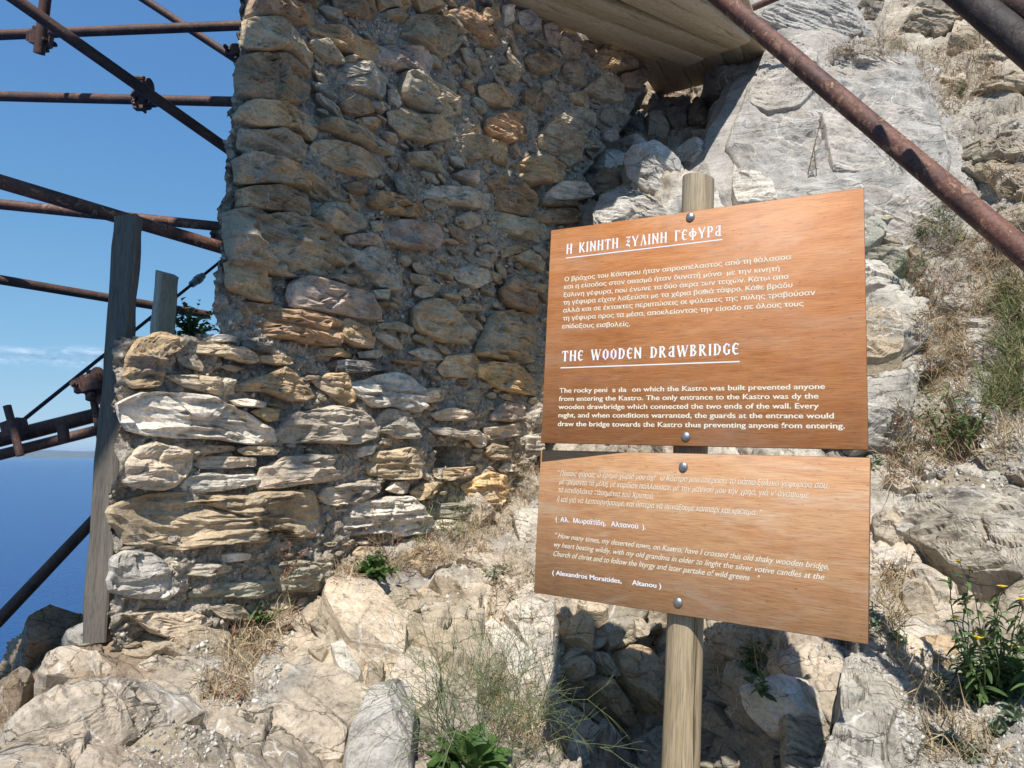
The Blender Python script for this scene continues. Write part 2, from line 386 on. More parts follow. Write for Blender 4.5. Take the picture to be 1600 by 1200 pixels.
PAL = dict(o=(.42, .315, .20), t=(.44, .355, .25), g=(.38, .325, .245), b=(.30, .22, .145), r=(.37, .255, .165), p=(.39, .325, .285),
           w=(.62, .55, .455), c=(.58, .475, .355), s=(.39, .355, .31), m=(.56, .46, .345), q=(.58, .54, .48), k=(.15, .14, .13), n=(.34, .325, .26), y=(.53, .385, .22), l=(.46, .42, .355))
def tintv(k, r):
    v = r.uniform(.86, 1.14); w = r.uniform(-.035, .035); return tuple(float(min(.8, q * v * (1 + w * s_))) for q, s_ in zip(PAL[k], (1, 0, -1.2)))
WALL_STONES = """
@ 350 0 3.2
r 100,-40 300,-30 420,30 500,60 480,140 380,110 240,95 105,100
t 90,110 250,95 340,120 370,200 440,320 420,350 300,260 180,260 90,250
b 75,300 150,275 280,280 360,340 400,380 400,500 250,530 110,510 55,470
o 400,110 540,130 640,180 755,240 755,300 640,290 500,190 420,160
g 410,215 480,205 580,290 585,318 500,300 420,245
t 590,290 620,280 650,295 630,315 600,310
l 510,350 640,305 760,330 820,390 800,440 780,495 740,470 640,430 530,385
p 760,230 830,225 980,250 1020,300 990,390 880,350 770,310
t 880,120 960,70 1060,100 1160,180 1120,270 1080,290 980,220 890,170
o 780,60 860,50 930,65 900,92 780,92
r 1130,60 1200,30 1300,110 1380,180 1370,225 1330,230 1200,130
t 1090,85 1120,75 1195,130 1180,150 1110,120
g 880,370 930,360 1070,440 1200,520 1190,560 1080,590 980,560 890,480
g 700,510 790,510 820,545 780,560 720,540
l 820,450 850,450 880,520 860,540 820,500
t 820,560 900,555 1030,590 1120,650 1120,690 1000,710 880,680 830,620
r 1300,600 1380,570 1490,560 1505,640 1500,700 1420,710 1330,680 1300,640
t 1140,690 1220,670 1300,700 1330,780 1290,790 1220,800 1180,750
o 1320,705 1380,730 1425,850 1340,800 1325,760
o 60,560 120,515 250,520 440,580 470,620 460,680 430,700 330,640 300,650 150,640 60,600
g 60,655 170,660 270,645 360,690 395,740 380,800 300,810 100,760 60,740
t 420,740 440,705 540,705 680,745 800,800 810,830 740,890 640,870 520,830 430,790
g 470,600 560,610 700,670 860,720 850,780 760,750 600,690 480,640
o 50,800 100,770 240,800 340,840 440,870 500,910 640,970 680,1020 600,1030 480,1010 360,940 200,920 50,930
b 40,960 150,930 300,935 400,990 415,1060 370,1100 260,1070 150,1055 130,1045 50,1040
g 430,1070 500,1020 600,1030 720,1080 710,1140 620,1165 480,1145 435,1110
o 720,1000 760,960 880,990 1000,1040 1050,1070 1040,1100 960,1105 830,1065 740,1030
n 910,770 1000,760 1110,800 1120,860 1020,840 920,810
l 950,940 1000,925 1180,940 1260,970 1350,960 1360,1010 1320,1045 1200,1040 1080,1000 970,990
p 1150,870 1200,850 1270,860 1265,920 1220,920 1160,890
b 600,920 680,905 730,960 700,970 620,950
t 1340,340 1420,330 1475,380 1460,410 1380,380
o 1270,430 1330,420 1440,510 1420,545 1330,520 1280,480
b 540,-60 640,-70 740,-60 750,80 700,100 620,70 550,40
b 580,520 650,480 720,510 740,560 680,580 600,560
o 660,590 740,590 780,615 760,640 680,625
t 730,1110 790,1100 800,1150 740,1160
p 800,1120 900,1100 1040,1120 1080,1180 1060,1240 880,1240 800,1200
p 610,1180 700,1170 810,1205 800,1235 700,1230 600,1215
l 620,1240 680,1260 720,1235 800,1260 880,1340 890,1430 860,1450 760,1430 690,1370 640,1300
g 1150,1090 1200,1065 1280,1080 1270,1120 1200,1150 1160,1120
g 10,1080 60,1045 130,1050 150,1075 300,1080 470,1140 600,1240 615,1310 575,1380 400,1395 230,1360 50,1330 10,1300
o 760,-60 900,-60 960,-10 900,40 780,45 760,0
o 920,-50 1050,-50 1080,40 980,60
b 110,-180 400,-190 520,-60 460,20 300,-40 110,-50
t 110,-380 330,-400 360,-210 120,-190
@ 350 300 3.2
o 0,360 80,345 200,365 220,440 240,540 210,550 120,530 0,480
k 235,400 400,395 490,415 470,440 320,430 245,430
p 320,460 400,425 480,440 620,480 710,510 760,630 700,640 540,610 340,580 300,530
r 0,540 40,525 200,560 400,600 560,650 565,770 480,770 300,730 140,715 30,680 0,640
o 570,650 600,635 700,690 750,740 740,785 640,770 570,720
k 80,740 180,755 290,770 300,800 180,805 90,780
l 670,800 760,790 800,810 760,835 680,830
o 470,785 560,780 650,810 640,830 480,815
k 460,855 600,840 820,860 800,890 640,905 480,890
t 940,590 1000,540 1100,540 1160,600 1210,700 1180,760 1080,750 980,700 945,660
t 1260,800 1340,600 1440,590 1550,620 1560,700 1600,780 1580,850 1460,850 1340,830
r 1380,480 1440,425 1520,450 1560,500 1550,600 1420,570 1390,540
l 1140,390 1220,370 1320,400 1310,450 1250,480 1180,450
t 1080,510 1140,505 1215,540 1200,550 1100,530
t 1160,565 1240,560 1290,585 1270,600 1170,590
t 1180,630 1240,640 1270,690 1220,690
n 770,660 850,645 940,680 940,705 860,690 780,680
g 545,430 590,410 680,440 680,465 600,460
l 920,800 980,780 1080,810 1080,840 1000,840
t 1070,880 1120,820 1230,810 1275,850 1260,900 1200,930 1100,915
y 1270,870 1340,850 1460,865 1540,940 1580,1020 1500,1010 1380,990 1270,920
w 640,960 740,920 880,905 960,960 1000,1030 940,1100 840,1080 740,1075 660,1010
o 430,940 520,910 620,900 640,1000 650,1050 600,1075 500,1000
o 50,960 160,930 280,880 340,900 440,1020 400,1040 300,1045 200,1000 60,990
c 0,790 60,775 140,820 150,850 80,850 0,830
o 170,820 260,815 340,830 330,860 260,870 180,850
t 1450,320 1520,290 1590,350 1580,400 1470,345
o 1380,290 1430,265 1560,285 1440,312 1390,330
n 730,495 800,490 830,520 800,540 740,530
b 740,560 800,545 820,565 760,575
l 0,930 40,940 45,990 20,1010 -20,1010 -25,950
t 1520,450 1600,470 1600,510 1540,480
r 830,840 920,845 980,850 980,865 880,860
c 20,1040 100,1035 220,1055 200,1080 60,1070
@ 0 300 3.2
t 890,760 1000,750 1200,780 1265,830 1250,860 1100,820 960,800
o 620,830 680,740 760,710 880,730 900,770 810,830 790,960 740,980 650,975 610,930
t 820,920 950,915 1100,930 1160,960 1150,1010 1060,1020 900,970
w 1020,740 1080,715 1180,725 1190,750 1100,750
@ 0 600 3.2
w 600,90 700,50 900,50 1040,60 1180,130 1370,240 1370,270 1320,305 1100,280 900,270 740,260 620,230 600,160
y 1250,140 1300,115 1380,130 1370,180 1330,190
c 610,400 680,320 760,290 850,320 930,350 940,420 860,520 780,530 640,510 600,480
t 920,320 1000,305 1160,310 1170,330 1100,345 940,345
t 1185,330 1240,310 1400,320 1360,355 1220,355
c 950,380 1050,360 1260,370 1270,410 1160,420 1000,425 960,410
w 900,510 940,460 1050,445 1140,455 1290,450 1310,490 1180,520 1000,545 910,540
t 555,620 640,570 850,550 1200,555 1400,545 1540,530 1570,590 1630,700 1600,770 1450,770 1300,780 1100,790 900,820 740,800 620,790 570,700
w 540,870 600,840 740,850 820,900 930,970 900,1010 800,1070 640,1070 540,1030 530,940
w 1070,860 1160,840 1240,850 1230,880 1120,890 1080,885
l 900,920 1000,890 1150,910 1160,940 1000,960 900,950
n 940,1050 1000,1000 1200,990 1370,980 1360,1040 1260,1075 1100,1060 950,1070
w 840,885 870,885 900,925 880,935 845,905
@ 400 600 3.2
n 60,910 200,880 350,900 360,980 300,1030 100,1040 90,960
c 20,420 140,360 330,350 440,350 500,420 440,470 300,490 140,510 10,525
c 110,240 170,150 380,110 500,140 570,200 580,260 480,300 300,290 170,300 120,290
l 580,190 640,125 740,140 790,270 700,270 600,230
t 550,400 600,340 700,330 800,310 815,400 780,470 680,480 560,450
w 470,360 520,310 590,310 560,350 500,370
c 300,560 330,520 560,480 620,520 560,570 430,600 340,600
w 370,640 470,590 740,560 790,600 850,680 830,740 720,760 620,740 500,750 400,720
c 650,530 680,490 740,485 770,500 760,545 700,550
o 770,540 820,500 890,490 890,540 860,570 790,580
y 1030,510 1160,440 1240,460 1250,540 1200,600 1120,600 1060,560
n 850,640 940,600 1080,590 1140,620 1120,655 980,670 870,665
c 870,220 1000,215 1130,250 1140,300 1100,320 1060,280 900,250
p 1170,150 1230,85 1310,110 1330,170 1250,190 1170,180
w 1345,150 1420,120 1440,200 1350,190
c 1141,220 1300,195 1400,200 1390,240 1280,260 1160,280
t 1140,340 1180,300 1280,330 1270,370 1180,380
w 1340,260 1420,250 1440,330 1350,330
t 890,425 1100,412 1080,460 960,480 900,470
c 870,150 960,120 1080,140 1140,165 1060,185 900,180
c 790,60 860,20 960,30 930,80 820,100
w 850,690 940,675 1020,690 1000,720 880,730
@ 0 825 3.2
c 610,430 800,410 960,420 1060,460 1130,470 1120,520 960,540 840,545 740,520 660,450
@ 750 0 3.2
o 180,820 240,785 330,790 420,830 420,880 390,915 250,910 200,880
b 20,905 70,875 160,900 210,950 270,1020 220,1090 90,1050 60,960 
n 60,1080 100,1060 240,1110 330,1150 360,1190 290,1210 140,1165 70,1120
b 220,290 290,250 360,290 400,330 330,370 250,360
t 520,450 600,380 700,390 730,480 700,520 600,500
g 400,570 470,535 570,570 570,620 520,680 460,650 420,620
g 290,680 340,610 420,630 490,720 490,810 440,830 340,770 300,740
t 390,390 430,310 500,330 520,430 460,430
g 310,410 360,400 385,440 350,490 310,460
b 200,460 270,450 320,500 310,560 220,540
t 440,470 520,460 550,530 520,545 450,500
o 570,280 620,230 760,290 770,350 700,350 580,320
r 785,290 830,290 830,400 780,450 720,420 710,370 775,360
b 480,210 560,210 570,275 500,260
t 410,160 480,200 490,300 430,290 390,220
w 190,60 250,50 300,100 300,150 230,150 200,110
w 110,30 160,30 160,110 120,110
c 320,130 350,110 400,180 410,230 340,210
c 330,960 400,910 510,920 540,990 460,1010 330,1000
b 250,1055 400,1040 560,1050 560,1110 400,1120 250,1110
g 490,700 560,690 600,720 590,750 510,740
p 610,660 690,650 690,700 640,720 610,700
b 300,1005 430,1012 545,1000 550,1040 400,1035 300,1030
o 0,50 60,40 90,90 30,130 0,110
r 0,150 60,130 100,170 90,230 40,230 0,200
g 600,560 650,545 690,580 650,640 600,610
"""
ROCKS = """
@ 750 0 3.2
n 690,600 720,560 820,570 830,680 760,700 700,650|.06
g 740,480 840,440 900,490 880,545 790,540|.07
b 880,420 960,365 1000,390 990,430 920,475|.06
b 935,480 1050,410 1050,560 965,550|.08
g 920,590 960,560 1030,560 1040,655 960,640|.07
g 830,580 900,560 945,640 920,740 840,720|.07
b 1055,500 1100,490 1145,640 1060,640|.06
g 1050,665 1130,655 1190,750 1080,740|.06
g 955,665 1040,670 1040,740 935,740|.05
t 1060,400 1100,330 1150,320 1100,460 1060,490|.10
g 1110,470 1165,320 1330,300 1395,350 1320,440 1260,490 1190,505|.20
g 1150,575 1210,505 1270,520 1270,580 1200,740 1150,730|.12
q 530,830 600,740 700,760 750,800 720,880 590,870|.12
q 640,740 700,705 800,710 890,760 780,805 710,755|.12
b 550,930 610,850 710,890 710,940 660,980 570,980|.10
q 720,850 760,810 880,765 1010,840 1010,980 960,1060 880,1020 740,930|.16
q 925,770 1050,725 1150,740 1220,800 1200,900 1160,930 1015,850 940,800|.16
q 610,1110 640,985 700,945 800,990 940,1065 1000,1180 620,1230|.14
l 1170,950 1165,860 1220,815 1255,850 1250,1000 1200,1030|.06
q 1275,850 1330,810 1440,900 1480,1000 1500,1100 1290,1100 1265,1000|.10
g 840,310 960,330 980,360 880,410 820,400|.06
b 1000,350 1090,290 1250,260 1150,310 1070,330 1050,380|.10
@ 1100 0 3.2
s 95,770 150,640 215,470 300,290 330,300 470,245 575,310 600,320 640,266 720,262 850,280 1000,345 1015,380 1100,425 1130,500 1175,620 1175,680 1225,830 1205,960 1230,1190 1010,1230 700,1180 400,1100 300,1040 190,930 130,800|.16
s 640,266 850,280 1000,345 990,400 880,380 760,420 640,400|.26
s 300,300 470,245 575,310 560,480 480,560 320,600 230,560|.24
s 560,620 820,560 1080,600 1190,700 1180,900 900,960 620,900|.24
s 840,1060 1000,990 1200,960 1260,1060 1230,1260 1100,1330 900,1290 820,1180|.12
s 250,90 420,0 680,-40 760,100 790,180 600,235 480,215 400,185|.15
t 1330,480 1430,400 1620,330 1640,450 1450,470|.14
g 1350,760 1450,680 1640,700 1640,800 1480,830 1340,790|.12
g 960,200 1050,30 1200,60 1300,100 1180,200 1000,220|.12
w 1190,540 1240,500 1290,530 1260,560 1200,560|.04
t 1210,270 1260,110 1380,170 1360,260 1250,290|.12
c 1350,330 1400,200 1560,260 1500,330 1420,360|.10
t 1420,900 1480,850 1640,860 1640,1010 1500,1000|.14
g 740,60 840,-30 900,0 880,90 800,110|.07
c 920,-60 1080,-60 1040,20 960,60|.08
l 640,270 720,262 860,285 880,350 700,380 630,400|.16
@ 1250 250 4.571
n 400,480 550,455 610,510 600,560 490,630 400,640|.07
g 545,440 600,415 665,430 600,470|.03
g 590,560 680,560 740,600 650,620|.04
n 400,680 640,640 740,660 760,740 660,830 600,760 560,730 400,730|.09
t 760,650 820,620 920,740 860,810 770,810|.06
l 400,740 560,745 650,830 720,900 740,965 640,950 560,945 400,960|.08
t 400,985 600,965 740,990 750,1080 710,1130 730,1400 690,1440 560,1470 400,1480|.13
l 830,870 880,850 985,920 930,960 860,930|.03
l 955,950 1200,930 1290,1000 1300,1200 1120,1230 970,1090|.10
t 1380,950 1600,850 1640,1000 1500,1050 1400,1010|.08
l 1000,820 1080,800 1140,870 1080,900 1000,870|.04
@ 1250 500 4.571
t 735,130 830,10 840,100 830,290 790,300|.06
l 400,480 540,470 640,540 740,640 800,740 760,900 660,920 400,900|.13
l 730,1000 830,950 960,1030 1040,1160 900,1190 780,1090|.07
c 600,1160 640,1120 760,1110 870,1200 700,1240|.05
c 1200,120 1260,170 1230,330 1290,400 1210,380 1160,250|.05
g 1250,1000 1400,960 1600,1040 1600,1150 1380,1120|.05
@ 1100 825 3.2
w 800,130 900,100 960,190 1000,230 900,290 800,270|.10
w 1010,250 1060,210 1160,230 1270,330 1270,480 1190,500 1120,420|.09
t 960,380 1010,290 1110,380 1160,470 1240,540 1180,560 1080,550 1000,460|.10
o 1060,575 1230,570 1280,700 1250,720 1140,700|.08
c 890,650 1010,590 1100,660 1130,730 1080,830 990,760 900,700|.13
l 1000,70 1120,-130 1400,-180 1660,-60 1660,330 1400,290 1240,215 1100,130|.14
t 840,-30 980,-60 1010,60 960,90 850,50|.07
l 905,1100 960,960 1060,950 1080,1100 1040,1230 920,1220|.08
c 1380,430 1500,490 1490,530 1420,500|.04
l 700,720 890,650 980,760 1040,880 920,1060 900,1260 640,1260 600,1120 690,1020 670,880|.08
c 20,560 60,490 300,500 390,640 420,700 250,720 100,640|.09
g 1420,690 1560,680 1640,770 1600,800 1440,770|.04
q 300,830 480,760 560,830 600,960 480,1030 340,1040 270,950|.10
@ 750 825 3.2
o 400,500 500,460 570,500 560,590 480,560|.06
g 600,500 650,460 710,530 700,580 650,600|.06
t 480,420 560,390 640,420 610,470 520,460|.06
c 385,450 410,420 460,430 450,480|.04
g 440,690 500,640 570,680 560,740 490,760|.06
g 575,620 620,625 680,740 640,750 590,680|.05
o 680,640 780,570 860,620 930,740 940,960 820,870 690,720|.14
o 550,780 620,740 700,830 750,970 720,1000 620,900|.09
g 430,900 520,950 640,1060 800,1240 400,1260 350,1050|.12
g 460,860 540,890 660,1040 560,980|.05
g 760,460 800,450 840,500 830,550 770,550|.05
g 1120,520 1200,560 1280,690 1240,800 1150,770 1120,600|.10
g 1120,850 1210,900 1240,1000 1200,1040 1120,1000|.08
w 120,440 220,360 400,370 385,540 345,720 300,740 240,600 130,470|.12
w 60,600 130,500 230,620 290,760 330,840 300,980 200,900 100,760|.11
@ 400 825 3.2
m 330,410 350,330 480,260 590,250 610,350 680,430 760,560 740,680 600,630 470,610 430,560 350,440|.12
c 100,440 130,440 225,430 300,560 340,610 260,600 180,500 110,520|.07
t 235,435 315,410 400,530 440,600 350,605|.06
t 640,370 700,290 770,290 810,440 700,455|.07
t 820,310 860,280 900,350 960,480 890,490 840,400|.07
t 880,260 960,240 1050,330 1060,440 1000,540 920,420|.10
c 100,560 150,530 210,620 110,690 40,660|.07
t 270,650 340,610 370,640 340,700|.03
l 200,710 260,650 290,690 220,720|.02
w 1130,480 1180,440 1290,640 1320,760 1200,700|.08
m -10,740 100,690 200,730 400,720 560,850 600,900 560,1000 450,1100 430,1260 0,1260 -40,1000|.14
m 610,890 700,700 770,620 860,660 910,800 900,900 780,960|.09
q 450,1120 570,1010 700,960 790,1000 760,1260 430,1260|.10
t 690,600 780,450 830,450 950,620 980,720 900,720 780,600|.07
l 920,600 990,560 1010,690 950,660|.05
t 560,730 640,700 620,860 540,830|.04
w 380,640 440,610 530,740 500,820 400,710|.05
@ 0 825 3.2
t 560,660 610,560 760,545 960,560 1140,570 1170,620 1160,660 960,700 800,690 700,740 620,720|.14
c 600,690 760,700 900,710 870,745 760,760 640,730|.10
c 190,770 240,640 350,600 480,680 570,740 575,820 480,825 340,820 220,825|.12
l 330,520 380,500 560,500 600,560 560,620 400,630 340,600|.10
m -40,1180 0,1110 180,970 350,920 560,840 760,790 900,800 960,960 1000,1000 850,1090 700,1130 500,1260 -40,1300|.20
g 610,1150 760,1060 1000,1040 1190,1090 1230,1160 1180,1300 600,1300|.09
t 1110,1000 1140,975 1190,990 1200,1030 1150,1035|.03
g 1210,990 1260,950 1300,970 1290,1030 1220,1030|.04
b 150,560 260,440 400,440 380,520 300,620 230,700 100,780 60,700|.16
b 20,730 100,760 190,800 110,930 20,1050 -60,1100 -60,800|.14
@ 0 0 1
l 1440,420 1500,410 1540,450 1520,500 1460,490|.08
l 1480,520 1560,500 1580,560 1520,600 1470,570|.08
g 1430,760 1500,740 1560,770 1540,800 1450,800|.06
q 1500,620 1560,600 1600,640 1560,680 1510,670|.07
l 1560,200 1630,190 1630,260 1570,250|.08
g 1490,230 1550,220 1560,270 1500,280|.06
l 1380,330 1420,320 1450,350 1410,375|.05
c 1450,130 1500,110 1520,150 1470,170|.06
l 1530,690 1600,680 1620,740 1560,750|.05
l 1390,800 1430,780 1480,810 1440,850 1400,840|.05
g 1560,330 1620,320 1630,390 1570,380|.07
c 680,800 740,770 770,800 730,840 690,840|.06
l 780,740 830,720 850,780 800,800|.06
t 620,870 680,850 710,880 660,905|.04
c 700,880 760,850 800,890 760,920 710,915|.06
l 800,800 850,790 850,860 815,860|.06
"""
def parse(txt):
    out = []
    for ln in txt.strip().splitlines():
        if ln[0] == '@': _, ox, oy, sc = ln.split(); ox, oy, sc = float(ox), float(oy), float(sc); continue
        T = None
        if '|' in ln: ln, T = ln.split('|'); T = float(T)
        k, *pts = ln.split()
        out.append((k, [(ox + float(p.split(',')[0]) / sc, oy + float(p.split(',')[1]) / sc) for p in pts], T))
    return out

# ------------------------------------------------------------------ terrain: hillside relief (metres in front of the camera, read at places)
CP = """0,1190,1.22 90,1110,1.6 200,1095,1.82 290,1085,1.9 400,1160,1.66 200,1200,1.35 0,1450,.85 400,1450,1.0 800,1450,1.15 1200,1450,1.1 1600,1450,.95
100,1050,1.85 200,1015,2.08 350,985,2.36 60,1000,2.25 0,1080,2.2 20,1060,2.3 120,965,2.45 -200,1200,2.3 -200,1450,1.2
300,1050,2.05 430,985,2.42 400,1070,2.0 540,900,2.55 540,1000,2.2 540,1100,1.95 540,1195,1.68 700,900,2.85 700,1000,2.4 700,1100,2.02 700,1195,1.75
620,840,3.05 760,800,3.6 700,830,3.25 850,640,4.6 820,740,4.1 800,900,2.95 850,950,2.7 880,960,2.55 870,1060,2.3 880,1130,2.3 850,1190,2.1
1000,960,2.55 1000,1040,2.5 1000,1120,2.4 1000,1200,2.3 900,1200,2.25 1080,1200,2.1 1150,960,2.4 1150,1040,2.2 1150,1120,2.1 1150,1200,1.98 1220,1195,1.75 1230,1080,1.78
1303,1140,1.56 1280,1040,1.8 1350,1020,1.85 1300,1195,1.42 1420,1060,1.75 1450,1150,1.55 1550,1190,1.35 1550,1100,1.6 1480,980,1.95 1590,900,1.95
1400,900,2.15 1400,800,2.35 1590,800,2.1 1450,700,2.55 1590,680,2.35 1390,620,2.6 1400,520,2.85 1480,560,2.95 1590,560,2.6 1400,420,3.1 1500,430,3.2 1590,400,2.95
1370,380,3.3 1350,320,3.45 1420,300,3.65 1300,280,3.75 1200,280,3.85 1300,180,4.05 1420,180,4.0 1170,180,4.3 1200,100,4.5 1300,90,4.4 1480,280,3.75 1520,230,3.7 1590,230,3.45
1560,330,3.3 1500,120,4.15 1590,120,3.85 1450,60,4.55 1590,20,4.35 1300,20,4.85 1400,0,4.85 1230,20,4.9 1140,60,5.05 1100,120,5.1 1050,160,5.1 1000,180,5.0 980,230,4.9 1050,220,4.9
1100,240,4.5 950,290,4.35 940,240,4.75 1000,270,4.2 1050,260,4.1 1000,340,3.85 1080,320,3.8 950,340,4.0 900,500,4.7 860,560,4.7 1000,500,3.5 1150,400,3.55 1150,550,3.15 1000,700,3.2 1150,750,2.75
1300,500,3.1 1300,700,2.65 1300,900,2.2 1000,850,2.85 1600,-200,5.2 1200,-200,6.0 1850,-200,4.6 1850,300,2.9 2150,-200,4.0 2150,300,2.4 2150,700,1.65 2150,1100,1.15 2150,1450,.8 1850,700,2.0 1850,1100,1.35 1850,1450,.85 900,-200,6.4 860,300,4.9
500,860,3.0 350,900,2.75 250,940,2.6 650,700,3.7 760,600,4.2 700,760,3.6""".split()
CP = np.array([[float(v) for v in c.split(',')] for c in CP])
cx = CP[:, :2] / 400.0; cv = 1 / CP[:, 2]
def tpsk(r2): return np.where(r2 > 1e-12, r2 * np.log(r2 + 1e-12) * .5, 0)
_n = len(CP); K = tpsk(((cx[:, None] - cx[None]) ** 2).sum(-1)) + np.eye(_n) * 2e-3
A_ = np.zeros((_n + 3, _n + 3)); A_[:_n, :_n] = K; A_[:_n, _n] = 1; A_[:_n, _n + 1:] = cx; A_[_n, :_n] = 1; A_[_n + 1:, :_n] = cx.T
WT = np.linalg.solve(A_, np.concatenate([cv, np.zeros(3)]))
def terrY(px, py):
    q = np.stack([np.ravel(px), np.ravel(py)], -1) / 400.0; out = np.empty(len(q))
    for i in range(0, len(q), 20000):
        b = q[i:i + 20000]; r2 = ((b[:, None] - cx[None]) ** 2).sum(-1); out[i:i + 20000] = tpsk(r2) @ WT[:_n] + WT[_n] + b @ WT[_n + 1:]
    return 1 / np.clip(out, .12, 2.2)
def rays(px, py):
    x = (px - 800) / F; z = (600 - py) / F
    dy = math.cos(PITCH) - z * math.sin(PITCH); return np.stack([x / dy, np.ones_like(x), (math.sin(PITCH) + z * math.cos(PITCH)) / dy], -1)
def terr(px, py):
    px = np.ravel(np.asarray(px, float)); py = np.ravel(np.asarray(py, float)); return EYE + rays(px, py) * terrY(px, py)[:, None]
# regional bedrock colour, the left ledge's shadow painted in as dark brown: (px, py, tint, amplitude of relief, soil)
TC = [(100, 1150, 'm', .25, 0), (350, 1150, 'm', .3, .2), (380, 1050, 't', .6, .8), (50, 1050, 'b', .4, 0), (150, 1000, 'b', .4, 0), (80, 985, 'b', .3, 0), (480, 1000, 'm', .5, 0), (560, 1150, 'm', .5, 0), (540, 930, 't', .8, .1), (700, 1000, 't', 1, .2),
      (650, 860, 't', .6, .9), (780, 830, 't', .6, .8), (800, 1000, 'c', 1, .2), (850, 1100, 'c', 1.1, .1), (720, 1150, 'g', .9, .3), (1000, 1000, 'g', 1.2, 0), (950, 1150, 'g', 1.2, 0), (1150, 1100, 'g', 1, 0),
      (1250, 1000, 'c', .8, .2), (1300, 1120, 'g', .6, 0), (1380, 1030, 't', .5, .7), (1450, 1150, 'g', .4, 1), (1560, 1150, 'g', .4, 1), (1450, 1080, 'g', .5, 1), (1400, 880, 'c', .9, .3), (1550, 950, 't', 1, .3), (1500, 850, 'l', 1.1, 0),
      (1400, 720, 'l', .8, .4), (1520, 650, 'l', .8, .5), (1560, 720, 'g', .6, .8), (1460, 560, 'l', .9, .4), (1400, 480, 'l', .9, .1), (1500, 420, 'l', .9, .4), (1580, 400, 'l', .9, .5), (1300, 250, 's', .22, 0), (1200, 150, 's', .25, 0), (1230, 230, 's', .22, 0), (1350, 330, 's', .25, 0),
      (1400, 200, 's', .2, 0), (1300, 50, 's', .35, 0), (1500, 200, 'g', .7, .7), (1540, 330, 'l', .9, .3), (1450, 60, 't', 1, .6), (1560, 80, 't', 1, .4), (1050, 150, 'b', 1.2, 0), (1000, 260, 'g', 1, 0), (1080, 350, 'q', .5, 0)]
def region(px, py):
    w = np.stack([1 / (((px - a) / 70.) ** 2 + ((py - b) / 70.) ** 2 + .3) ** 2 for a, b, *_ in TC], -1); w /= w.sum(-1, keepdims=True)
    col = w @ np.array([PAL[t[2]] for t in TC]); return col, w @ np.array([t[3] for t in TC]), w @ np.array([t[4] for t in TC])
TMASK = [(-260, 1460), (-260, 1235), (-30, 1085), (28, 1012), (75, 966), (125, 962), (200, 990), (235, 960), (500, 855), (700, 690), (800, 500), (850, 100), (850, -260), (2140, -260), (2140, 1460)]
def build_terrain():
    st = 3.4; gx = np.arange(-260, 2151, st); gy = np.arange(-260, 1461, st); nx, ny = len(gx), len(gy)
    X, Y = np.meshgrid(gx, gy); px, py = X.ravel(), Y.ravel()
    B = terr(px, py); G = B.reshape(ny, nx, 3)
    nrm = np.cross(np.gradient(G, axis=1), np.gradient(G, axis=0)).reshape(-1, 3); nrm /= np.linalg.norm(nrm, axis=1)[:, None] + 1e-9
    s = np.sign((nrm * (EYE - B)).sum(1)); nrm *= s[:, None]
    col, amp, soil = region(px, py)
    wv = np.stack([fbm(B * 2.3 + 7, 3, 1), fbm(B * 2.3 + 31, 3, 2), fbm(B * 2.3 + 57, 3, 3)], 1)
    # strata dip from upper left to lower right: squeeze the cells across the dip
    R = np.array(Matrix.Rotation(math.radians(38), 3, 'Y'))
    Q = (B + .06 * wv) @ R.T
    h1, c1 = facets(Q * [2.4, 2.6, 4.6], 11); h2, c2 = facets((Q + .02 * wv) * [7, 7, 13.0], 23); h3, c3 = facets((Q + .01 * wv) * [19, 19, 32], 37)
    rock = np.clip(amp * (1 - soil * .75), 0, 2)
    d = rock * (.115 * h1 - .05 * np.exp(-c1 * 30) + .046 * h2 - .020 * np.exp(-c2 * 26) + .016 * h3 - .006 * np.exp(-c3 * 20)) + .005 * amp * fbm(B * 14, 4, 5) + soil * .010 * fbm(B * 30, 4, 9) + .03 * fbm(B * 2.0, 2, 19)
    V = B + nrm * d[:, None]
    f = inside(TMASK, X[:-1, :-1] + st / 2, Y[:-1, :-1] + st / 2).ravel()
    idx = np.arange(nx * ny).reshape(ny, nx); q = np.stack([idx[:-1, :-1], idx[1:, :-1], idx[1:, 1:], idx[:-1, 1:]], -1).reshape(-1, 4)[f]
    # give the outline its depth: sides running away from the edge, down the cliff
    e = np.concatenate([q[:, [0, 1]], q[:, [1, 2]], q[:, [2, 3]], q[:, [3, 0]]]); key = np.sort(e, 1); u, inv, cnt = np.unique(key[:, 0] * 10 ** 7 + key[:, 1], return_inverse=True, return_counts=True)
    be = e[cnt[inv.ravel()] == 1]; bv = np.unique(be); n0 = len(V); m = {int(v): n0 + i for i, v in enumerate(bv)}
    back = V[bv] + np.array([0.0, 1.6, -.9]) + .15 * wv[bv]; back[py[bv] > 1400] = V[bv][py[bv] > 1400] + [0, 0, -1.5]
    V = np.vstack([V, back]); sk = np.array([[b, a, m[int(a)], m[int(b)]] for a, b in be])
    F4 = np.vstack([q, sk]); used = np.unique(F4); rm = np.full(len(V), -1); rm[used] = np.arange(len(used)); F4 = rm[F4]
    me = mesh('bedrock', V[used], F4, False)
    dirt = np.array([.42, .385, .33]); cc = col * .94 * (1 - soil[:, None]) + dirt * soil[:, None]
    cc = cc * (1 + .10 * fbm(B * 3, 3, 77))[:, None]
    cc = np.vstack([cc, np.tile([[.2, .16, .12]], (len(bv), 1))])[used]
    at = me.attributes.new('tint', 'FLOAT_COLOR', 'POINT'); at.data.foreach_set('color', np.c_[cc, np.ones(len(cc))].astype(np.float32).ravel())
    o = link('bedrock', me, MAT_TERR); tag(o, 'pale fractured bedrock hillside under the wall and behind the signpost', kind='structure'); return o
BED = build_terrain()
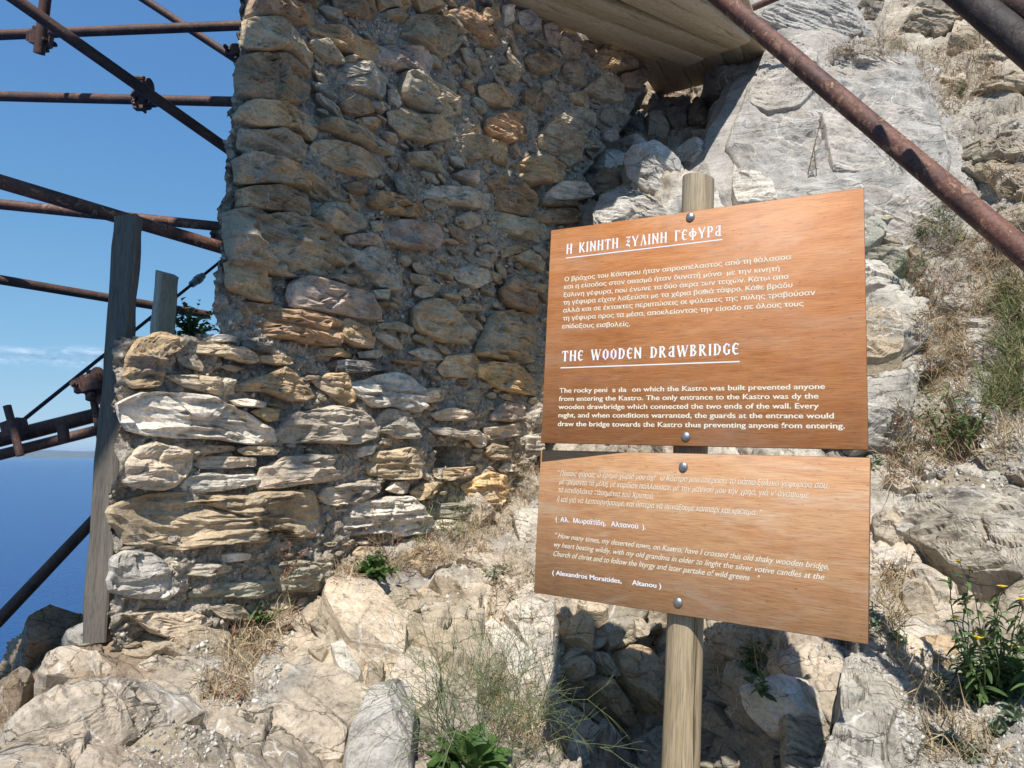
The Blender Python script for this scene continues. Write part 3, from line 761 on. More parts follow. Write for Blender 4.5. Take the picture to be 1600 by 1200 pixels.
def build_rocks():
    for n, (k, pts, T) in enumerate(parse(ROCKS)):
        pp = np.array(pts); c = pp.mean(0)
        fine = terr(*np.vstack([pp, c + (pp - c) * .5]).T); cen = fine.mean(0)
        u, s, vt = np.linalg.svd(fine - cen); nn = vt[2]; 
        vd = EYE - cen; vd /= np.linalg.norm(vd)
        if nn @ vd < 0: nn = -nn
        if nn @ vd < .45: nn = nn * .6 + vd * .6; nn /= np.linalg.norm(nn)
        ax = np.array([1, 0, 0]) - nn * nn[0]; ax /= np.linalg.norm(ax); ay = np.cross(nn, ax)
        # outline where the sight lines meet the rock's own plane
        P2 = []
        for x, y in pts:
            r = ray(x, y); t = ((cen - EYE) @ nn) / (r @ nn); q = EYE + r * t - cen; P2.append((q @ ax, q @ ay))
        big = np.ptp(np.array(P2), axis=0).max(); hi = big > .45
        Vl, Fc, cc = stone_shape(P2, T * (.30 if k == 's' else .8 if k == 'q' or (T >= .155 and k != 'm') else .5), .12, 500 + n, 110 if hi else 60, 34 if hi else 16, rough=dict(s=.35, m=.5, q=.55).get(k, 1.25), strata=.6, flat=.9, tilt=dict(s=.15, m=.3).get(k, .45), ang=-.6, edge=.03 if k == 's' else .05, flare=.4 if k == 's' else .22)
        off = .03 if k == 's' else .045 if k == 'q' else .022
        W3 = Vl[:, :1] * ax + Vl[:, 1:2] * ay + (Vl[:, 2:] + off) * nn
        me = mesh('rock', W3, [list(f) for f in Fc], False)
        link('rock', me, MAT_ROCK, BED, cen, tuple(min(.8, q * 1.0) for q in tintv(k, np.random.default_rng(900 + n))))
build_rocks()

# ------------------------------------------------------------------ the rubble wall
WT_ = 2.66 + 1.6
WMASK_PX = [(186, 528), (342, 522), (338, 470), (352, 390), (352, 330), (360, 230), (368, 110), (381, 0), (389, -120), (405, -560), (860, -560), (1030, 60), (1030, 110), (1000, 150), (975, 200), (935, 245), (915, 275), (935, 330), (925, 380), (905, 470), (870, 640), (850, 700), (800, 790), (700, 850), (560, 905), (480, 960), (370, 1040), (180, 1040), (172, 960), (185, 900), (176, 780), (186, 660)]
WM = np.array([wall_sz(*p) for p in WMASK_PX])
def build_wall():
    base = wall_xyz(np.array([wall_sz(400, 980)[0]]), 1.1, -.25)[0]
    root = empty('stone_wall', base, 'rubble wall of mixed brown and pale stones in rough lime mortar', 'stone wall'); root['kind'] = 'thing'
    stones = parse(WALL_STONES); polys = [np.array([wall_sz(*p) for p in pts]) for k, pts, T in stones]
    s0, s1, z0, z1 = WM[:, 0].min(), WM[:, 0].max(), WM[:, 1].min(), WT_
    # fill the free mortar with small stones
    g = .012; ns, nz_ = int((s1 - s0) / g) + 1, int((z1 - z0) / g) + 1; SS, ZZ = np.meshgrid(s0 + np.arange(ns) * g, z0 + np.arange(nz_) * g)
    occ = ~inside(WM, SS, ZZ); hole = np.array([wall_sz(*p) for p in ((686, 698), (726, 698), (726, 730), (686, 730))]); hole2 = np.array([wall_sz(*p) for p in ((440, 190), (495, 205), (490, 228), (445, 212))])
    hole3 = np.array([wall_sz(*p) for p in ((822, 280), (850, 282), (850, 315), (830, 318))])
    holes = [hole, hole2, hole3]
    for p in polys + holes: occ |= inside(p, SS, ZZ)
    small = []; r = np.random.default_rng(5)
    for size, tries in ((.14, 1500), (.085, 2600), (.05, 3000)):
        for _ in range(tries):
            if len(small) > 300 - len(polys) + 420: break
            cs, cz = r.uniform(s0, s1), r.uniform(z0, WT_); w = size * r.uniform(.8, 1.5) * (1 + .12 * max(0, cs - 1)); h = w * r.uniform(.2, .45); a = r.normal(-.05, .16)
            pr = np.array([[math.cos(t) * w * r.uniform(.42, .56), math.sin(t) * h * r.uniform(.42, .58)] for t in np.linspace(0, 6.28, 6, endpoint=False) + r.uniform(-.35, .35, 6)])
            pr = pr @ np.array([[math.cos(a), math.sin(a)], [-math.sin(a), math.cos(a)]]) + [cs, cz]
            ix = ((pr * 1.0 - [cs, cz]) * 1.12 + [cs, cz] - [s0, z0]) / g; ii = np.clip(ix.round().astype(int), 0, [ns - 1, nz_ - 1])
            t = np.linspace(0, 1, 5)[:, None, None]; allp = (ix[None] * t + ix.mean(0) * (1 - t)).reshape(-1, 2).round().astype(int)
            allp = np.clip(allp, 0, [ns - 1, nz_ - 1])
            if occ[allp[:, 1], allp[:, 0]].any(): continue
            occ |= inside(pr, SS, ZZ); small.append((pr, size))
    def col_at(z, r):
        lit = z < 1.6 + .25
        return r.choice(list('ttcwgo') if lit else list('ootgnbt'))  # sun and shade put into the tints: paler below, browner above
    def stone3d(poly, T, seed, k, big, name='stone', parent=root, nang=44, nring=11, off=0.0):
        w = np.ptp(poly[:, 0]); a = 0.0
        Vl, Fc, c = stone_shape(poly, T, .10 if big else .05, seed, nang, nring, rough=1.35, strata=1.3, flat=.85, tilt=.34, ang=a, edge=.05)
        rr = np.random.default_rng(seed); tl = rr.normal(0, .10, 2)
        hh = Vl[:, 2] + off + (Vl[:, 0] - c[0]) * tl[0] * .5 + (Vl[:, 1] - c[1]) * tl[1] * .5
        cen = wall_xyz(c[:1], c[1], 0)[0]
        W3 = wall_xyz(Vl[:, 0], Vl[:, 1], np.maximum(hh, 0)); bk_ = np.minimum(hh, 0)[:, None]; W3 = W3 - bk_ * np.array([-.27, .96, 0]) - cen
        return W3, Fc, cen
    for n, ((k, pts, T), poly) in enumerate(zip(stones, polys)):
        r = np.random.default_rng(100 + n); c = poly.mean(0); area = abs(np.ptp(poly[:, 0]) * np.ptp(poly[:, 1]))
        poly = c + (poly - c) * 1.05; sz = math.sqrt(area); big = sz > .12
        W3, Fc, cen = stone3d(poly, min(.060, .022 + .10 * sz) * r.uniform(.8, 1.2), 100 + n, k, big, nang=72 if sz > .3 else 48, nring=20 if sz > .3 else 12, off=r.uniform(-.004, .016))
        link('stone', mesh('stone', W3, [list(f) for f in Fc]), MAT_STONE, root, cen, tuple(min(.8, q * f_) for q, f_ in zip(tintv(k, r), (1.15, 1.15, 1.15) if k in 'wc' else (1.32, 1.26, 1.16))))
    small.sort(key=lambda q: -q[1]); lim = 298 - len(polys); VV = []; FF = []; off = 0
    for n, (poly, size) in enumerate(small):
        r = np.random.default_rng(2000 + n); k = col_at(poly[:, 1].mean(), r)
        W3, Fc, cen = stone3d(poly, size * r.uniform(.14, .24), 2000 + n, k, False, nang=22, nring=6)
        if n < lim: link('stone', mesh('stone', W3, [list(f) for f in Fc]), MAT_STONE, root, cen, tuple(min(.78, q * 1.25) for q in tintv(k, r)))
        else: VV.append(W3 + cen); FF += [[q + off for q in f] for f in Fc]; off += len(W3)
    if VV:
        o = link('small_stones', mesh('small_stones', np.vstack(VV) - base, FF), MAT_STONE, root, base, PAL['t']); o['kind'] = 'stuff'
    # mortar body: rough front sheet with sides and a back, so that the wall has its thickness
    g = .0085; ns, nz_ = int((s1 - s0) / g) + 2, int((z1 - z0) / g) + 2; SS, ZZ = np.meshgrid(s0 + np.arange(ns) * g, z0 + np.arange(nz_) * g)
    p3 = np.c_[SS.ravel(), ZZ.ravel() , np.zeros(SS.size)]
    a1, b1 = facets(p3 * [16, 24, 1] + [0, 0, 3.3], 71); 
    H = -.010 + .018 * fbm(p3 * 5, 3, 41) + .014 * fbm(p3 * 26, 4, 43, .62) + .010 * a1 - .012 * np.exp(-b1 * 9)
    H += -.05 * np.clip(fbm(p3 * [5, 9, 1] + 9, 3, 47) - .55, 0, .5)
    H = H.reshape(SS.shape)
    for hp, dep in ((hole, .28), (hole2, .2), (hole3, .22)):
        H = np.where(inside(hp, SS, ZZ), -dep, H)
    fc = inside(WM, SS[:-1, :-1] + g / 2, ZZ[:-1, :-1] + g / 2) & (ZZ[:-1, :-1] < WT_); V = wall_xyz(SS.ravel(), ZZ.ravel(), H.ravel())
    idx = np.arange(SS.size).reshape(SS.shape); q = np.stack([idx[:-1, :-1], idx[:-1, 1:], idx[1:, 1:], idx[1:, :-1]], -1).reshape(-1, 4)[fc.ravel()]
    e = np.concatenate([q[:, [0, 1]], q[:, [1, 2]], q[:, [2, 3]], q[:, [3, 0]]]); key = np.sort(e, 1); u, inv, cnt = np.unique(key[:, 0] * 10 ** 7 + key[:, 1], return_inverse=True, return_counts=True)
    be = e[cnt[inv.ravel()] == 1]; bv = np.unique(be); m = {int(v): len(V) + i for i, v in enumerate(bv)}
    m2 = {int(v): len(V) + len(bv) + i for i, v in enumerate(bv)}
    mid = wall_xyz(SS.ravel()[bv], ZZ.ravel()[bv], 0) + np.array([-.05, .2, 0]) + .02 * np.c_[fbm(p3[bv] * 20, 3, 3), fbm(p3[bv] * 20, 3, 4), fbm(p3[bv] * 20, 3, 5)]; bk = wall_xyz(SS.ravel()[bv], ZZ.ravel()[bv], 0) + np.array([-.14, .5, 0])
    n0 = len(V); V = np.vstack([V, mid, bk])
    sk = np.array([[b, a, m[int(a)], m[int(b)]] for a, b in be] + [[m[int(b)], m[int(a)], m2[int(a)], m2[int(b)]] for a, b in be])
    F4 = np.vstack([q, sk]); used = np.unique(F4); rm = np.full(len(V), -1); rm[used] = np.arange(len(used))
    link('mortar', mesh('mortar', V[used] - base, rm[F4], False), MAT_MORTAR, root, base)
    # grit standing proud of the mortar
    n = 9000; r = np.random.default_rng(3); cs = r.uniform(s0, s1, n * 2); cz = r.uniform(z0, WT_, n * 2); ok = inside(WM, cs, cz)
    for h_ in holes: ok &= ~inside(h_, cs, cz)
    cs, cz = cs[ok], cz[ok]; ix = np.clip(((cs - s0) / g).round().astype(int), 0, ns - 1), np.clip(((cz - z0) / g).round().astype(int), 0, nz_ - 1)
    sz = .003 + .010 * r.random(len(cs)) ** 3; C = wall_xyz(cs, cz, H[ix[1], ix[0]] + sz * .3)
    V, F3 = chips(C, sz, r); o = link('mortar_grit', mesh('mortar_grit', V - base, F3), MAT_GRIT, root, base); o['kind'] = 'stuff'
    return root
OCT = np.array([[1, 0, 0], [-1, 0, 0], [0, 1, 0], [0, -1, 0], [0, 0, 1], [0, 0, -1]], float); OCF = np.array([[0, 2, 4], [2, 1, 4], [1, 3, 4], [3, 0, 4], [2, 0, 5], [1, 2, 5], [3, 1, 5], [0, 3, 5]])
def chips(C, sz, r):
    n = len(C); V = OCT[None] * (1 + r.uniform(-.35, .35, (n, 6, 3))) + r.uniform(-.3, .3, (n, 6, 3)); V = V * r.uniform(.5, 1.3, (n, 1, 3)) * sz[:, None, None]
    Fc = OCF[None] + (np.arange(n) * 6)[:, None, None]; return (V + C[:, None]).reshape(-1, 3), Fc.reshape(-1, 3)
MAT_GRIT = simple('grit', (.30, .25, .19), (.55, .49, .41), 40, .9, 0, rnd=.4)
WALL = build_wall()
# ------------------------------------------------------------------ ray helper: where a sight line meets what is already built
def bvh_of(objs):
    V = []; T = []; o_ = 0
    for o in objs:
        me = o.data; n = len(me.vertices); a = np.empty(n * 3, np.float32); me.vertices.foreach_get('co', a); a = a.reshape(-1, 3).astype(float)
        q = o; off = np.zeros(3)
        while q is not None: off += np.array(q.location); q = q.parent
        me.calc_loop_triangles(); t = np.empty(len(me.loop_triangles) * 3, np.int32); me.loop_triangles.foreach_get('vertices', t)
        V.append(a + off); T.append(t.reshape(-1, 3) + o_); o_ += n
    return BVHTree.FromPolygons(np.vstack(V).tolist(), np.vstack(T).tolist())
GROUND = bvh_of([BED] + [c for c in BED.children if c.type == 'MESH'])
ALLB = bvh_of([BED] + [c for c in BED.children if c.type == 'MESH'] + [c for c in WALL.children if c.type == 'MESH' and c.name.split('.')[0] in ('stone', 'mortar')])
def hit(px, py, tree=None):
    r = ray(px, py); h = (tree or ALLB).ray_cast(Vector(EYE), Vector(r).normalized())
    if h[0] is None: return EYE + r * 2.5, np.array([0, -.5, .85])
    return np.array(h[0]), np.array(h[1])

# ------------------------------------------------------------------ tubes, boxes
def frame_of(d):
    d = d / np.linalg.norm(d); up = np.array([0, 0, 1.0]) if abs(d[2]) < .95 else np.array([1.0, 0, 0])
    a = np.cross(up, d); a /= np.linalg.norm(a); return a, np.cross(d, a), d
def tube(A, B, r0, r1=None, n=20, rings=2, hollow=0, wob=0, seed=0, bend=None):
    """a pipe from A to B; hollow: wall thickness, the ends are open"""
    A, B = np.array(A, float), np.array(B, float); r1 = r0 if r1 is None else r1; a, b, d = frame_of(B - A)
    th = np.arange(n) * 2 * math.pi / n; V = []; Fc = []
    for j in range(rings):
        t = j / (rings - 1); c = A + (B - A) * t; r = r0 + (r1 - r0) * t
        if bend is not None: c = c + np.array(bend) * math.sin(math.pi * t)
        rr = r * (1 + wob * fbm(np.c_[np.cos(th) * 1.5, np.sin(th) * 1.5, np.full(n, t * rings * .35 + seed)], 3, seed)) if wob else np.full(n, r)
        V.append(c + rr[:, None] * (np.cos(th)[:, None] * a + np.sin(th)[:, None] * b))
    V = np.vstack(V)
    for j in range(rings - 1):
        for i in range(n): k = (i + 1) % n; Fc.append([j * n + i, j * n + k, (j + 1) * n + k, (j + 1) * n + i])
    if hollow:
        m = len(V); rin = (r0 - hollow) / r0
        for e, (j, c) in enumerate(((0, A), (rings - 1, B))):
            ring = V[j * n:(j + 1) * n]; inn = c + (ring - c) * rin; deep = inn + (d if e == 0 else -d) * .05
            V = np.vstack([V, inn, deep]); s = m + e * 2 * n
            for i in range(n):
                k = (i + 1) % n; q = [j * n + k, j * n + i, s + i, s + k]; q2 = [s + k, s + i, s + n + i, s + n + k]
                Fc += [q, q2] if e == 0 else [q[::-1], q2[::-1]]
    else: Fc += [list(range(n))[::-1], list(range((rings - 1) * n, rings * n))]
    return V, Fc
def merge(parts):
    V = []; Fc = []; o_ = 0
    for v, f in parts: V.append(np.asarray(v)); Fc += [[i + o_ for i in q] for q in f]; o_ += len(v)
    return np.vstack(V), Fc
def put(name, vf, mat, parent=None, smooth=False, loc=None, bevel=0):
    V, Fc = vf; V = np.asarray(V, float); loc = V.mean(0) if loc is None else np.array(loc, float)
    me = mesh(name, V - loc, [list(f) for f in Fc], smooth)
    if smooth:
        try: me.set_sharp_from_angle(angle=math.radians(40))
        except Exception: pass
    if bevel:
        bm = bmesh.new(); bm.from_mesh(me); bmesh.ops.recalc_face_normals(bm, faces=bm.faces)
        bmesh.ops.bevel(bm, geom=[e for e in bm.edges if len(e.link_faces) == 2 and e.calc_face_angle() > .5], offset=bevel, segments=2, affect='EDGES', profile=.6); bm.to_mesh(me); bm.free()
    return link(name, me, mat, parent, loc)
def box8(c4a, c4b): return np.vstack([c4a, c4b]), [[0, 1, 2, 3], [7, 6, 5, 4], [0, 4, 5, 1], [1, 5, 6, 2], [2, 6, 7, 3], [3, 7, 4, 0]]
def obox(c, ax, ay, az, sx, sy, sz):
    c = np.array(c, float); f = lambda s: np.array([c + ax * sx * a + ay * sy * b + az * sz * s for a, b in ((-.5, -.5), (.5, -.5), (.5, .5), (-.5, .5))])
    return box8(f(-.5), f(.5))

# ------------------------------------------------------------------ timber post, stub board
def beam(name, A, B, w, d, yaw, mat, label=None, cat=None, parent=None, bevel=.004, wob=.004, cut=0):
    A, B = np.array(A), np.array(B); ax_ = (B - A); L = np.linalg.norm(ax_); dz = ax_ / L
    a = np.array([math.cos(yaw), math.sin(yaw), 0]); a = a - dz * (a @ dz); a /= np.linalg.norm(a); b = np.cross(dz, a)
    n = 26; V = []; Fc = []; r8 = [(-1, -.86), (-.86, -1), (.86, -1), (1, -.86), (1, .86), (.86, 1), (-.86, 1), (-1, .86)]
    for j in range(n):
        t = j / (n - 1)
        for i, (x, y) in enumerate(r8):
            k = wob * float(fbm(np.array([[x * 2, y * 2, t * L * 7]]), 3, 3)[0])
            V.append(A + dz * (L * t + (cut * x if j == n - 1 else 0)) + a * (x * w / 2 + k) + b * (y * d / 2 + k))
    for j in range(n - 1):
        for i in range(8): q = (i + 1) % 8; Fc.append([j * 8 + i, j * 8 + q, (j + 1) * 8 + q, (j + 1) * 8 + i])
    Fc += [list(range(8))[::-1], list(range((n - 1) * 8, n * 8))]
    V = np.array(V); Mx = np.stack([a, b, dz], 0)
    loc = A
    me = mesh(name, (V - loc) @ Mx.T, Fc); o = link(name, me, mat, parent, loc); o.rotation_mode = 'QUATERNION'
    o.rotation_quaternion = Matrix(Mx.T.tolist()).to_quaternion()
    if label: tag(o, label, cat)
    return o
beam('timber_post', P(152, 1002, 2.04), P(201, 341, 2.12), .065, .056, math.radians(8), MAT_GREYWOOD, 'tall weathered grey timber post standing against the left end of the stone wall', 'post', cut=.006)
beam('timber_board', P(252, 560, 2.62), P(262, 428, 2.66), .050, .075, math.radians(-42), MAT_OFFCUT, 'short pale sawn board standing on end on the low stub of the wall', 'board', cut=-.015)

# ------------------------------------------------------------------ scaffold on the left
def coupler(c, d1, d2, r=.03, parent=None, name='coupler', mat=None):
    """swivel coupler: two saddles round the pipes, a flap, bolts and nuts"""
    c = np.array(c, float); parts = []
    n = np.cross(d1, d2); n = n / (np.linalg.norm(n) + 1e-9)
    for d, s in ((d1, 1), (d2, -1)):
        d = d / np.linalg.norm(d); cc = c + n * s * .012
        parts.append(tube(cc - d * .028, cc + d * .028, r * 1.28, n=14))
        sd = np.cross(d, n)
        parts.append(obox(cc + sd * r * 1.5, d, sd, n, .05, .022, .036))
        parts.append(tube(cc + sd * r * 1.5 - n * .05, cc + sd * r * 1.5 + n * .062, .0065, n=8)); parts.append(tube(cc + sd * r * 1.5 + n * .036, cc + sd * r * 1.5 + n * .05, .0125, n=6))
        parts.append(tube(cc - sd * r * 1.45 - d * .022, cc - sd * r * 1.45 + d * .022, .011, n=8))
    return put(name, merge(parts), mat or MAT_RUST, parent, bevel=0)
PR = .0242
def scaffold():
    root = empty('scaffolding', P(60, 700, 3.0) - [0, 0, 1.5], 'rusty tube scaffolding with clamps standing over the sea behind the left end of the wall', 'scaffolding')
    pipes = [('top rail', (-60, 57), 3.25, (420, 38), 3.35, PR, 0), ('', (-40, -46), 2.45, (420, 278), 3.35, PR, 0), ('', (190, -24), 3.9, (400, 113), 4.1, PR, 0),
             ('', (-60, 149), 3.3, (410, 160), 3.25, PR, 0), ('', (78, -60), 2.95, (61, 84), 3.05, PR, 0), ('', (-70, 263), 2.1, (410, 406), 2.75, PR, 1), ('', (-60, 313), 3.1, (400, 360), 3.4, PR, 1),
             ('', (-60, 427), 3.2, (326, 492), 4.1, PR, 0), ('', (-60, 1030), 2.7, (170, 788), 3.05, PR, 0), ('', (382, 30), 3.5, (347, 470), 3.5, .02, 0)]
    ends = []
    for lab, a, ya, b, yb, r, red in pipes:
        A, B = P(*a, ya), P(*b, yb); A = A + (A - B) * (0 if a[0] > 300 else .55); ends.append((A, B)); put('pipe', tube(A, B, r, n=20, rings=10, wob=.03, hollow=.003, seed=int(abs(a[1]))), MAT_RUST_RED if red else MAT_RUST, root, True)
    def dirn(i): d = ends[i][1] - ends[i][0]; return d / np.linalg.norm(d)
    coupler(P(63, 62, 3.06), dirn(0), dirn(4), parent=root); coupler(P(224, 138, 3.0), dirn(1), dirn(3), parent=root)
    coupler(P(222, 156, 3.2), dirn(3), np.array([0, 0, 1.0]), parent=root); coupler(P(372, 84, 3.45), dirn(9), dirn(0), parent=root)
    coupler(P(350, 372, 3.35), dirn(9), dirn(6), parent=root)
    # screw jacks by the post: threaded rods, a clamp plate and its bolt
    for a, ya, b, yb, r, tn in (((-60, 702), 2.35, (152, 648), 2.5, .026, .0016), ((-60, 726), 2.3, (152, 672), 2.45, .0185, .0012)):
        A, B = P(*a, ya), P(*b, yb); A = A + (A - B) * .6; L = np.linalg.norm(B - A); nn = int(L / .0035); x, y, d = frame_of(B - A); th = np.arange(14) * 2 * math.pi / 14; V = []; Fc = []
        for j in range(nn):
            t = j / (nn - 1); rr = r + (tn if j % 2 else -tn) * (1 if t > .65 else .2); V.append(A + (B - A) * t + rr * (np.cos(th)[:, None] * x + np.sin(th)[:, None] * y))
        for j in range(nn - 1):
            for i in range(14): k = (i + 1) % 14; Fc.append([j * 14 + i, j * 14 + k, (j + 1) * 14 + k, (j + 1) * 14 + i])
        put('threaded_rod', (np.vstack(V), Fc), MAT_RUST, root)
    put('clamp_plate', merge([tube(P(11, 634, 2.28), P(32, 712, 2.28), .0125, n=10), obox(P(23, 668, 2.33), *frame_of(P(32, 712, 2.3) - P(11, 634, 2.3)), .05, .06, .05)]), MAT_RUST, root)
    put('clamp_lug', merge([obox(P(99, 678, 2.30), *frame_of(P(100, 690, 2.3) - P(97, 660, 2.3)), .016, .03, .06)]), MAT_RUST, root)
    put('strut', tube(P(142, 600, 2.45), P(158, 690, 2.45), .013, n=8), MAT_RUST, root)
    coupler(P(146, 600, 2.42), P(158, 690, 2.45) - P(142, 600, 2.45), np.array([1., .3, .1]), parent=root)
    put('coupler', merge([tube(P(152, 582, 2.4), P(153, 582, 2.5), .020, n=14), tube(P(159, 625, 2.3), P(160, 625, 2.42), .017, n=12)]), MAT_RUST, root)
scaffold()
def cable():
    root = empty('stay_cable', P(60, 640, 2.6), 'thin black stay cable with a grey turnbuckle running up from the jacks to the wall', 'cable')
    A, B = P(38, 655, 2.45), P(345, 408, 3.4)
    put('cable', tube(A, B, .0075, n=8, rings=8), simple('black_rubber', (.02, .02, .022), (.04, .04, .045), 60, .6, 0), root, True)
    d = (B - A) / np.linalg.norm(B - A); c = A + (B - A) * .84
    put('turnbuckle', merge([tube(c - d * .05, c - d * .012, .016, .018, 12), tube(c - d * .008, c + d * .02, .021, n=12), tube(c + d * .024, c + d * .045, .016, n=12)]), MAT_ZINC, root)
cable()

# ------------------------------------------------------------------ pipes in front on the right
def front_pipe(a, ya, b, yb, r, mat, label, n=28):
    A, B = P(*a, ya), P(*b, yb); A, B = A + (A - B) * .12, B + (B - A) * .45; o = put('handrail_pipe', tube(A, B, r, n=n, rings=60, wob=.035, hollow=.003, seed=int(a[0])), mat, None, True, loc=A); tag(o, label, 'pipe', 'pipes of the bridge railing overhead')
front_pipe((1040, -76), 1.88, (1700, 480), 1.19, .0228, MAT_RUST_RED, 'long rusty red pipe slanting down from the deck across the upper right')
front_pipe((1440, -62), 1.2, (1700, 154), .95, .0242, MAT_BLACK, 'blackened pipe cutting across the top right corner, below a browner one')
front_pipe((1500, -60), 1.15, (1720, 96), .98, .0242, MAT_RUST, 'brown rusty pipe showing only in the extreme top right corner')
A_, B_ = P(1172, 14, 4.2), P(1300, -40, 3.9); tag(put('tie_pipe', tube(A_, B_, .021, n=18, rings=6, hollow=.003), MAT_RUST, None, True), 'thin rusty tie pipe running off the top edge beside the deck corner', 'pipe')

# ------------------------------------------------------------------ deck overhead
ZD = 4.30
def on_deck(px, py, z=ZD): r = ray(px, py); return EYE + r * ((z - EYE[2]) / r[2])
def deck():
    root = empty('bridge_deck', on_deck(1063, 109), 'timber bridge deck overhead seen from below where the wall meets the rock', 'deck')
    def plank(name, c4, th, mat=MAT_DECK):
        c4 = np.array(c4); d = c4[1] - c4[0]; dz = np.array([0, 0, 1.0]); d = d / np.linalg.norm(d); e = np.cross(dz, d)
        if abs(np.cross(c4[1] - c4[0], c4[2] - c4[1])[2]) < 0: pass
        loc = c4[0]; V, Fc = box8(c4, c4 + [0, 0, th]); Mx = np.stack([d, e, dz], 0)
        me = mesh(name, (V - loc) @ Mx.T, Fc); bm = bmesh.new(); bm.from_mesh(me); bmesh.ops.recalc_face_normals(bm, faces=bm.faces); bmesh.ops.bevel(bm, geom=list(bm.edges), offset=.003, segments=1, affect='EDGES'); bm.to_mesh(me); bm.free()
        o = link(name, me, mat, root, loc); o.rotation_mode = 'QUATERNION'; o.rotation_quaternion = Matrix(Mx.T.tolist()).to_quaternion(); return o
    def strip(a0, a1, b1, b0, ext, z): 
        p = [on_deck(*q, z) for q in (a0, a1, b1, b0)]
        p[0] = p[0] + (p[0] - p[1]) * ext; p[3] = p[3] + (p[3] - p[2]) * ext; return p
    plank('plank', strip((769, 3), (1063, 109), (1100, 93), (850, 0), .9, ZD), .045)
    plank('plank', strip((856, 0), (1102, 92), (1139, 78), (938, 0), .9, ZD + .012), .045)
    plank('plank', strip((966, 0), (1141, 79), (1172, 66), (1092, 0), .9, ZD - .004), .045)
    0 and plank('beam', strip((880, 22), (1090, 102), (1104, 96), (905, 18), .9, ZD - .075), .075)
    # shadow-casting walkway boards run along the wall above the frame
    dv = np.array([math.sin(math.radians(29)), math.cos(math.radians(29)), 0]); nv = np.array([dv[1], -dv[0], 0])
    edge = np.array([project_deck(px, py) for px, py in EDGE_PX]); te = (edge @ dv); ne = (edge @ nv); oo = np.argsort(te); te, ne = te[oo], ne[oo]
    def emax(t): return np.interp(t, te, ne)
    nw = wall_xyz(np.array([.4]), WT_, 0)[0] @ nv
    z = ZD + .085; w = .135; b0 = nw - .62; k = 0
    while b0 < ne.max() + .1:
        skip = DECK_GAPS(b0 - nw); b1 = b0 + w
        if skip is not True:
            # the stretch of the board that stays inside the deck's edge
            ts = np.linspace(-1.6, 5.6, 240); ok = emax(ts) > b0 + w * .5; ok[ts > te.max() + .4] = False; ts_ = ts[ok]
            if len(ts_):
                br = [ts_.min()] + [ts_[i + 1] for i in range(len(ts_) - 1) if ts_[i + 1] - ts_[i] > .1] + [ts_.max()]
                a, e = ts_.min(), ts_.max()
                p = [dv * a + nv * b0, dv * e + nv * b0, dv * e + nv * b1, dv * a + nv * b1]
                for q in p: q[2] = 0
                plank('plank', [q + [0, 0, z] for q in p], .04)
        b0 += w + (skip if skip not in (True, False) else .004); k += 1
    for t in (.0, 1.5, 2.9):
        c = dv * t + nv * (nw - .2 + float(emax(t))) / 2; L = float(emax(t)) - nw + .6
        V, Fc = obox(np.array([c[0], c[1], z - .052]), nv, dv, np.array([0, 0, 1.]), max(L, .5) - .15, .07, .1); put('joist', (V, Fc), MAT_DECK, root)
def project_deck(px, py):
    h, _ = hit(px, py); t = (ZD + .085 - h[2]) / SUNV[2]; return h + SUNV * t
EDGE_PX = [(195, 606), (300, 614), (420, 622), (560, 624), (610, 604), (650, 594), (700, 562), (760, 556), (845, 540), (928, 345), (955, 318), (990, 290), (1018, 262), (1100, 240), (1122, 225), (1160, 160), (1190, 92)]
def DECK_GAPS(x): return .05 if GAPAT(x) else False
def GAPAT(x): return -.05 < x < .085 or .24 < x < .36
deck()

# ------------------------------------------------------------------ signpost
QU = [P(861, 360, 1), P(1350, 293, 1), P(1357, 703, 1), P(845, 692, 1)]
def quad3(Q, ymean):
    a, b, c, d = [ray(*q) for q in Q]; M_ = np.array([a, -b, c, -d]).T; w = np.linalg.svd(M_)[2][-1]; w = w / w.mean()
    return np.array([w[i] * r for i, r in enumerate((a, b, c, d))]) * ymean
UPQ = quad3([(861, 360), (1350, 293), (1357, 703), (845, 692)], 1.55) + EYE; LOQ = quad3([(845, 703), (1360, 715), (1357, 1007), (834, 926)], 1.55 * 1.0) + EYE
def panel_frame(Q):
    o = (Q[0] + Q[3]) / 2; ax = (Q[1] - Q[0]) + (Q[2] - Q[3]); ax /= np.linalg.norm(ax); ay = (Q[0] - Q[3]) + (Q[1] - Q[2]); ay -= ax * (ay @ ax); ay /= np.linalg.norm(ay); return Q[3], ax, ay, np.cross(ax, ay)
def on_plane(px, py, fr):
    o, ax, ay, n = fr; r = ray(px, py); t = ((o - EYE) @ n) / (r @ n); q = EYE + r * t - o; return q @ ax, q @ ay
def glyphs(s, shear):
    cu = bpy.data.curves.new('t', 'FONT'); cu.body = s.replace('π', 'п'); cu.shear = shear; cu.resolution_u = 6; cu.offset = .001; cu.size = 1
    ob = bpy.data.objects.new('t', cu); COL.objects.link(ob); bpy.context.view_layer.update()
    me = bpy.data.meshes.new_from_object(ob.evaluated_get(bpy.context.evaluated_depsgraph_get())); bpy.data.objects.remove(ob); bpy.data.curves.remove(cu)
    n = len(me.vertices); a = np.empty(n * 3, np.float32); me.vertices.foreach_get('co', a); V = a.reshape(-1, 3).astype(float); Fc = [list(p.vertices) for p in me.polygons]; bpy.data.meshes.remove(me); return V, Fc
_GC = {}
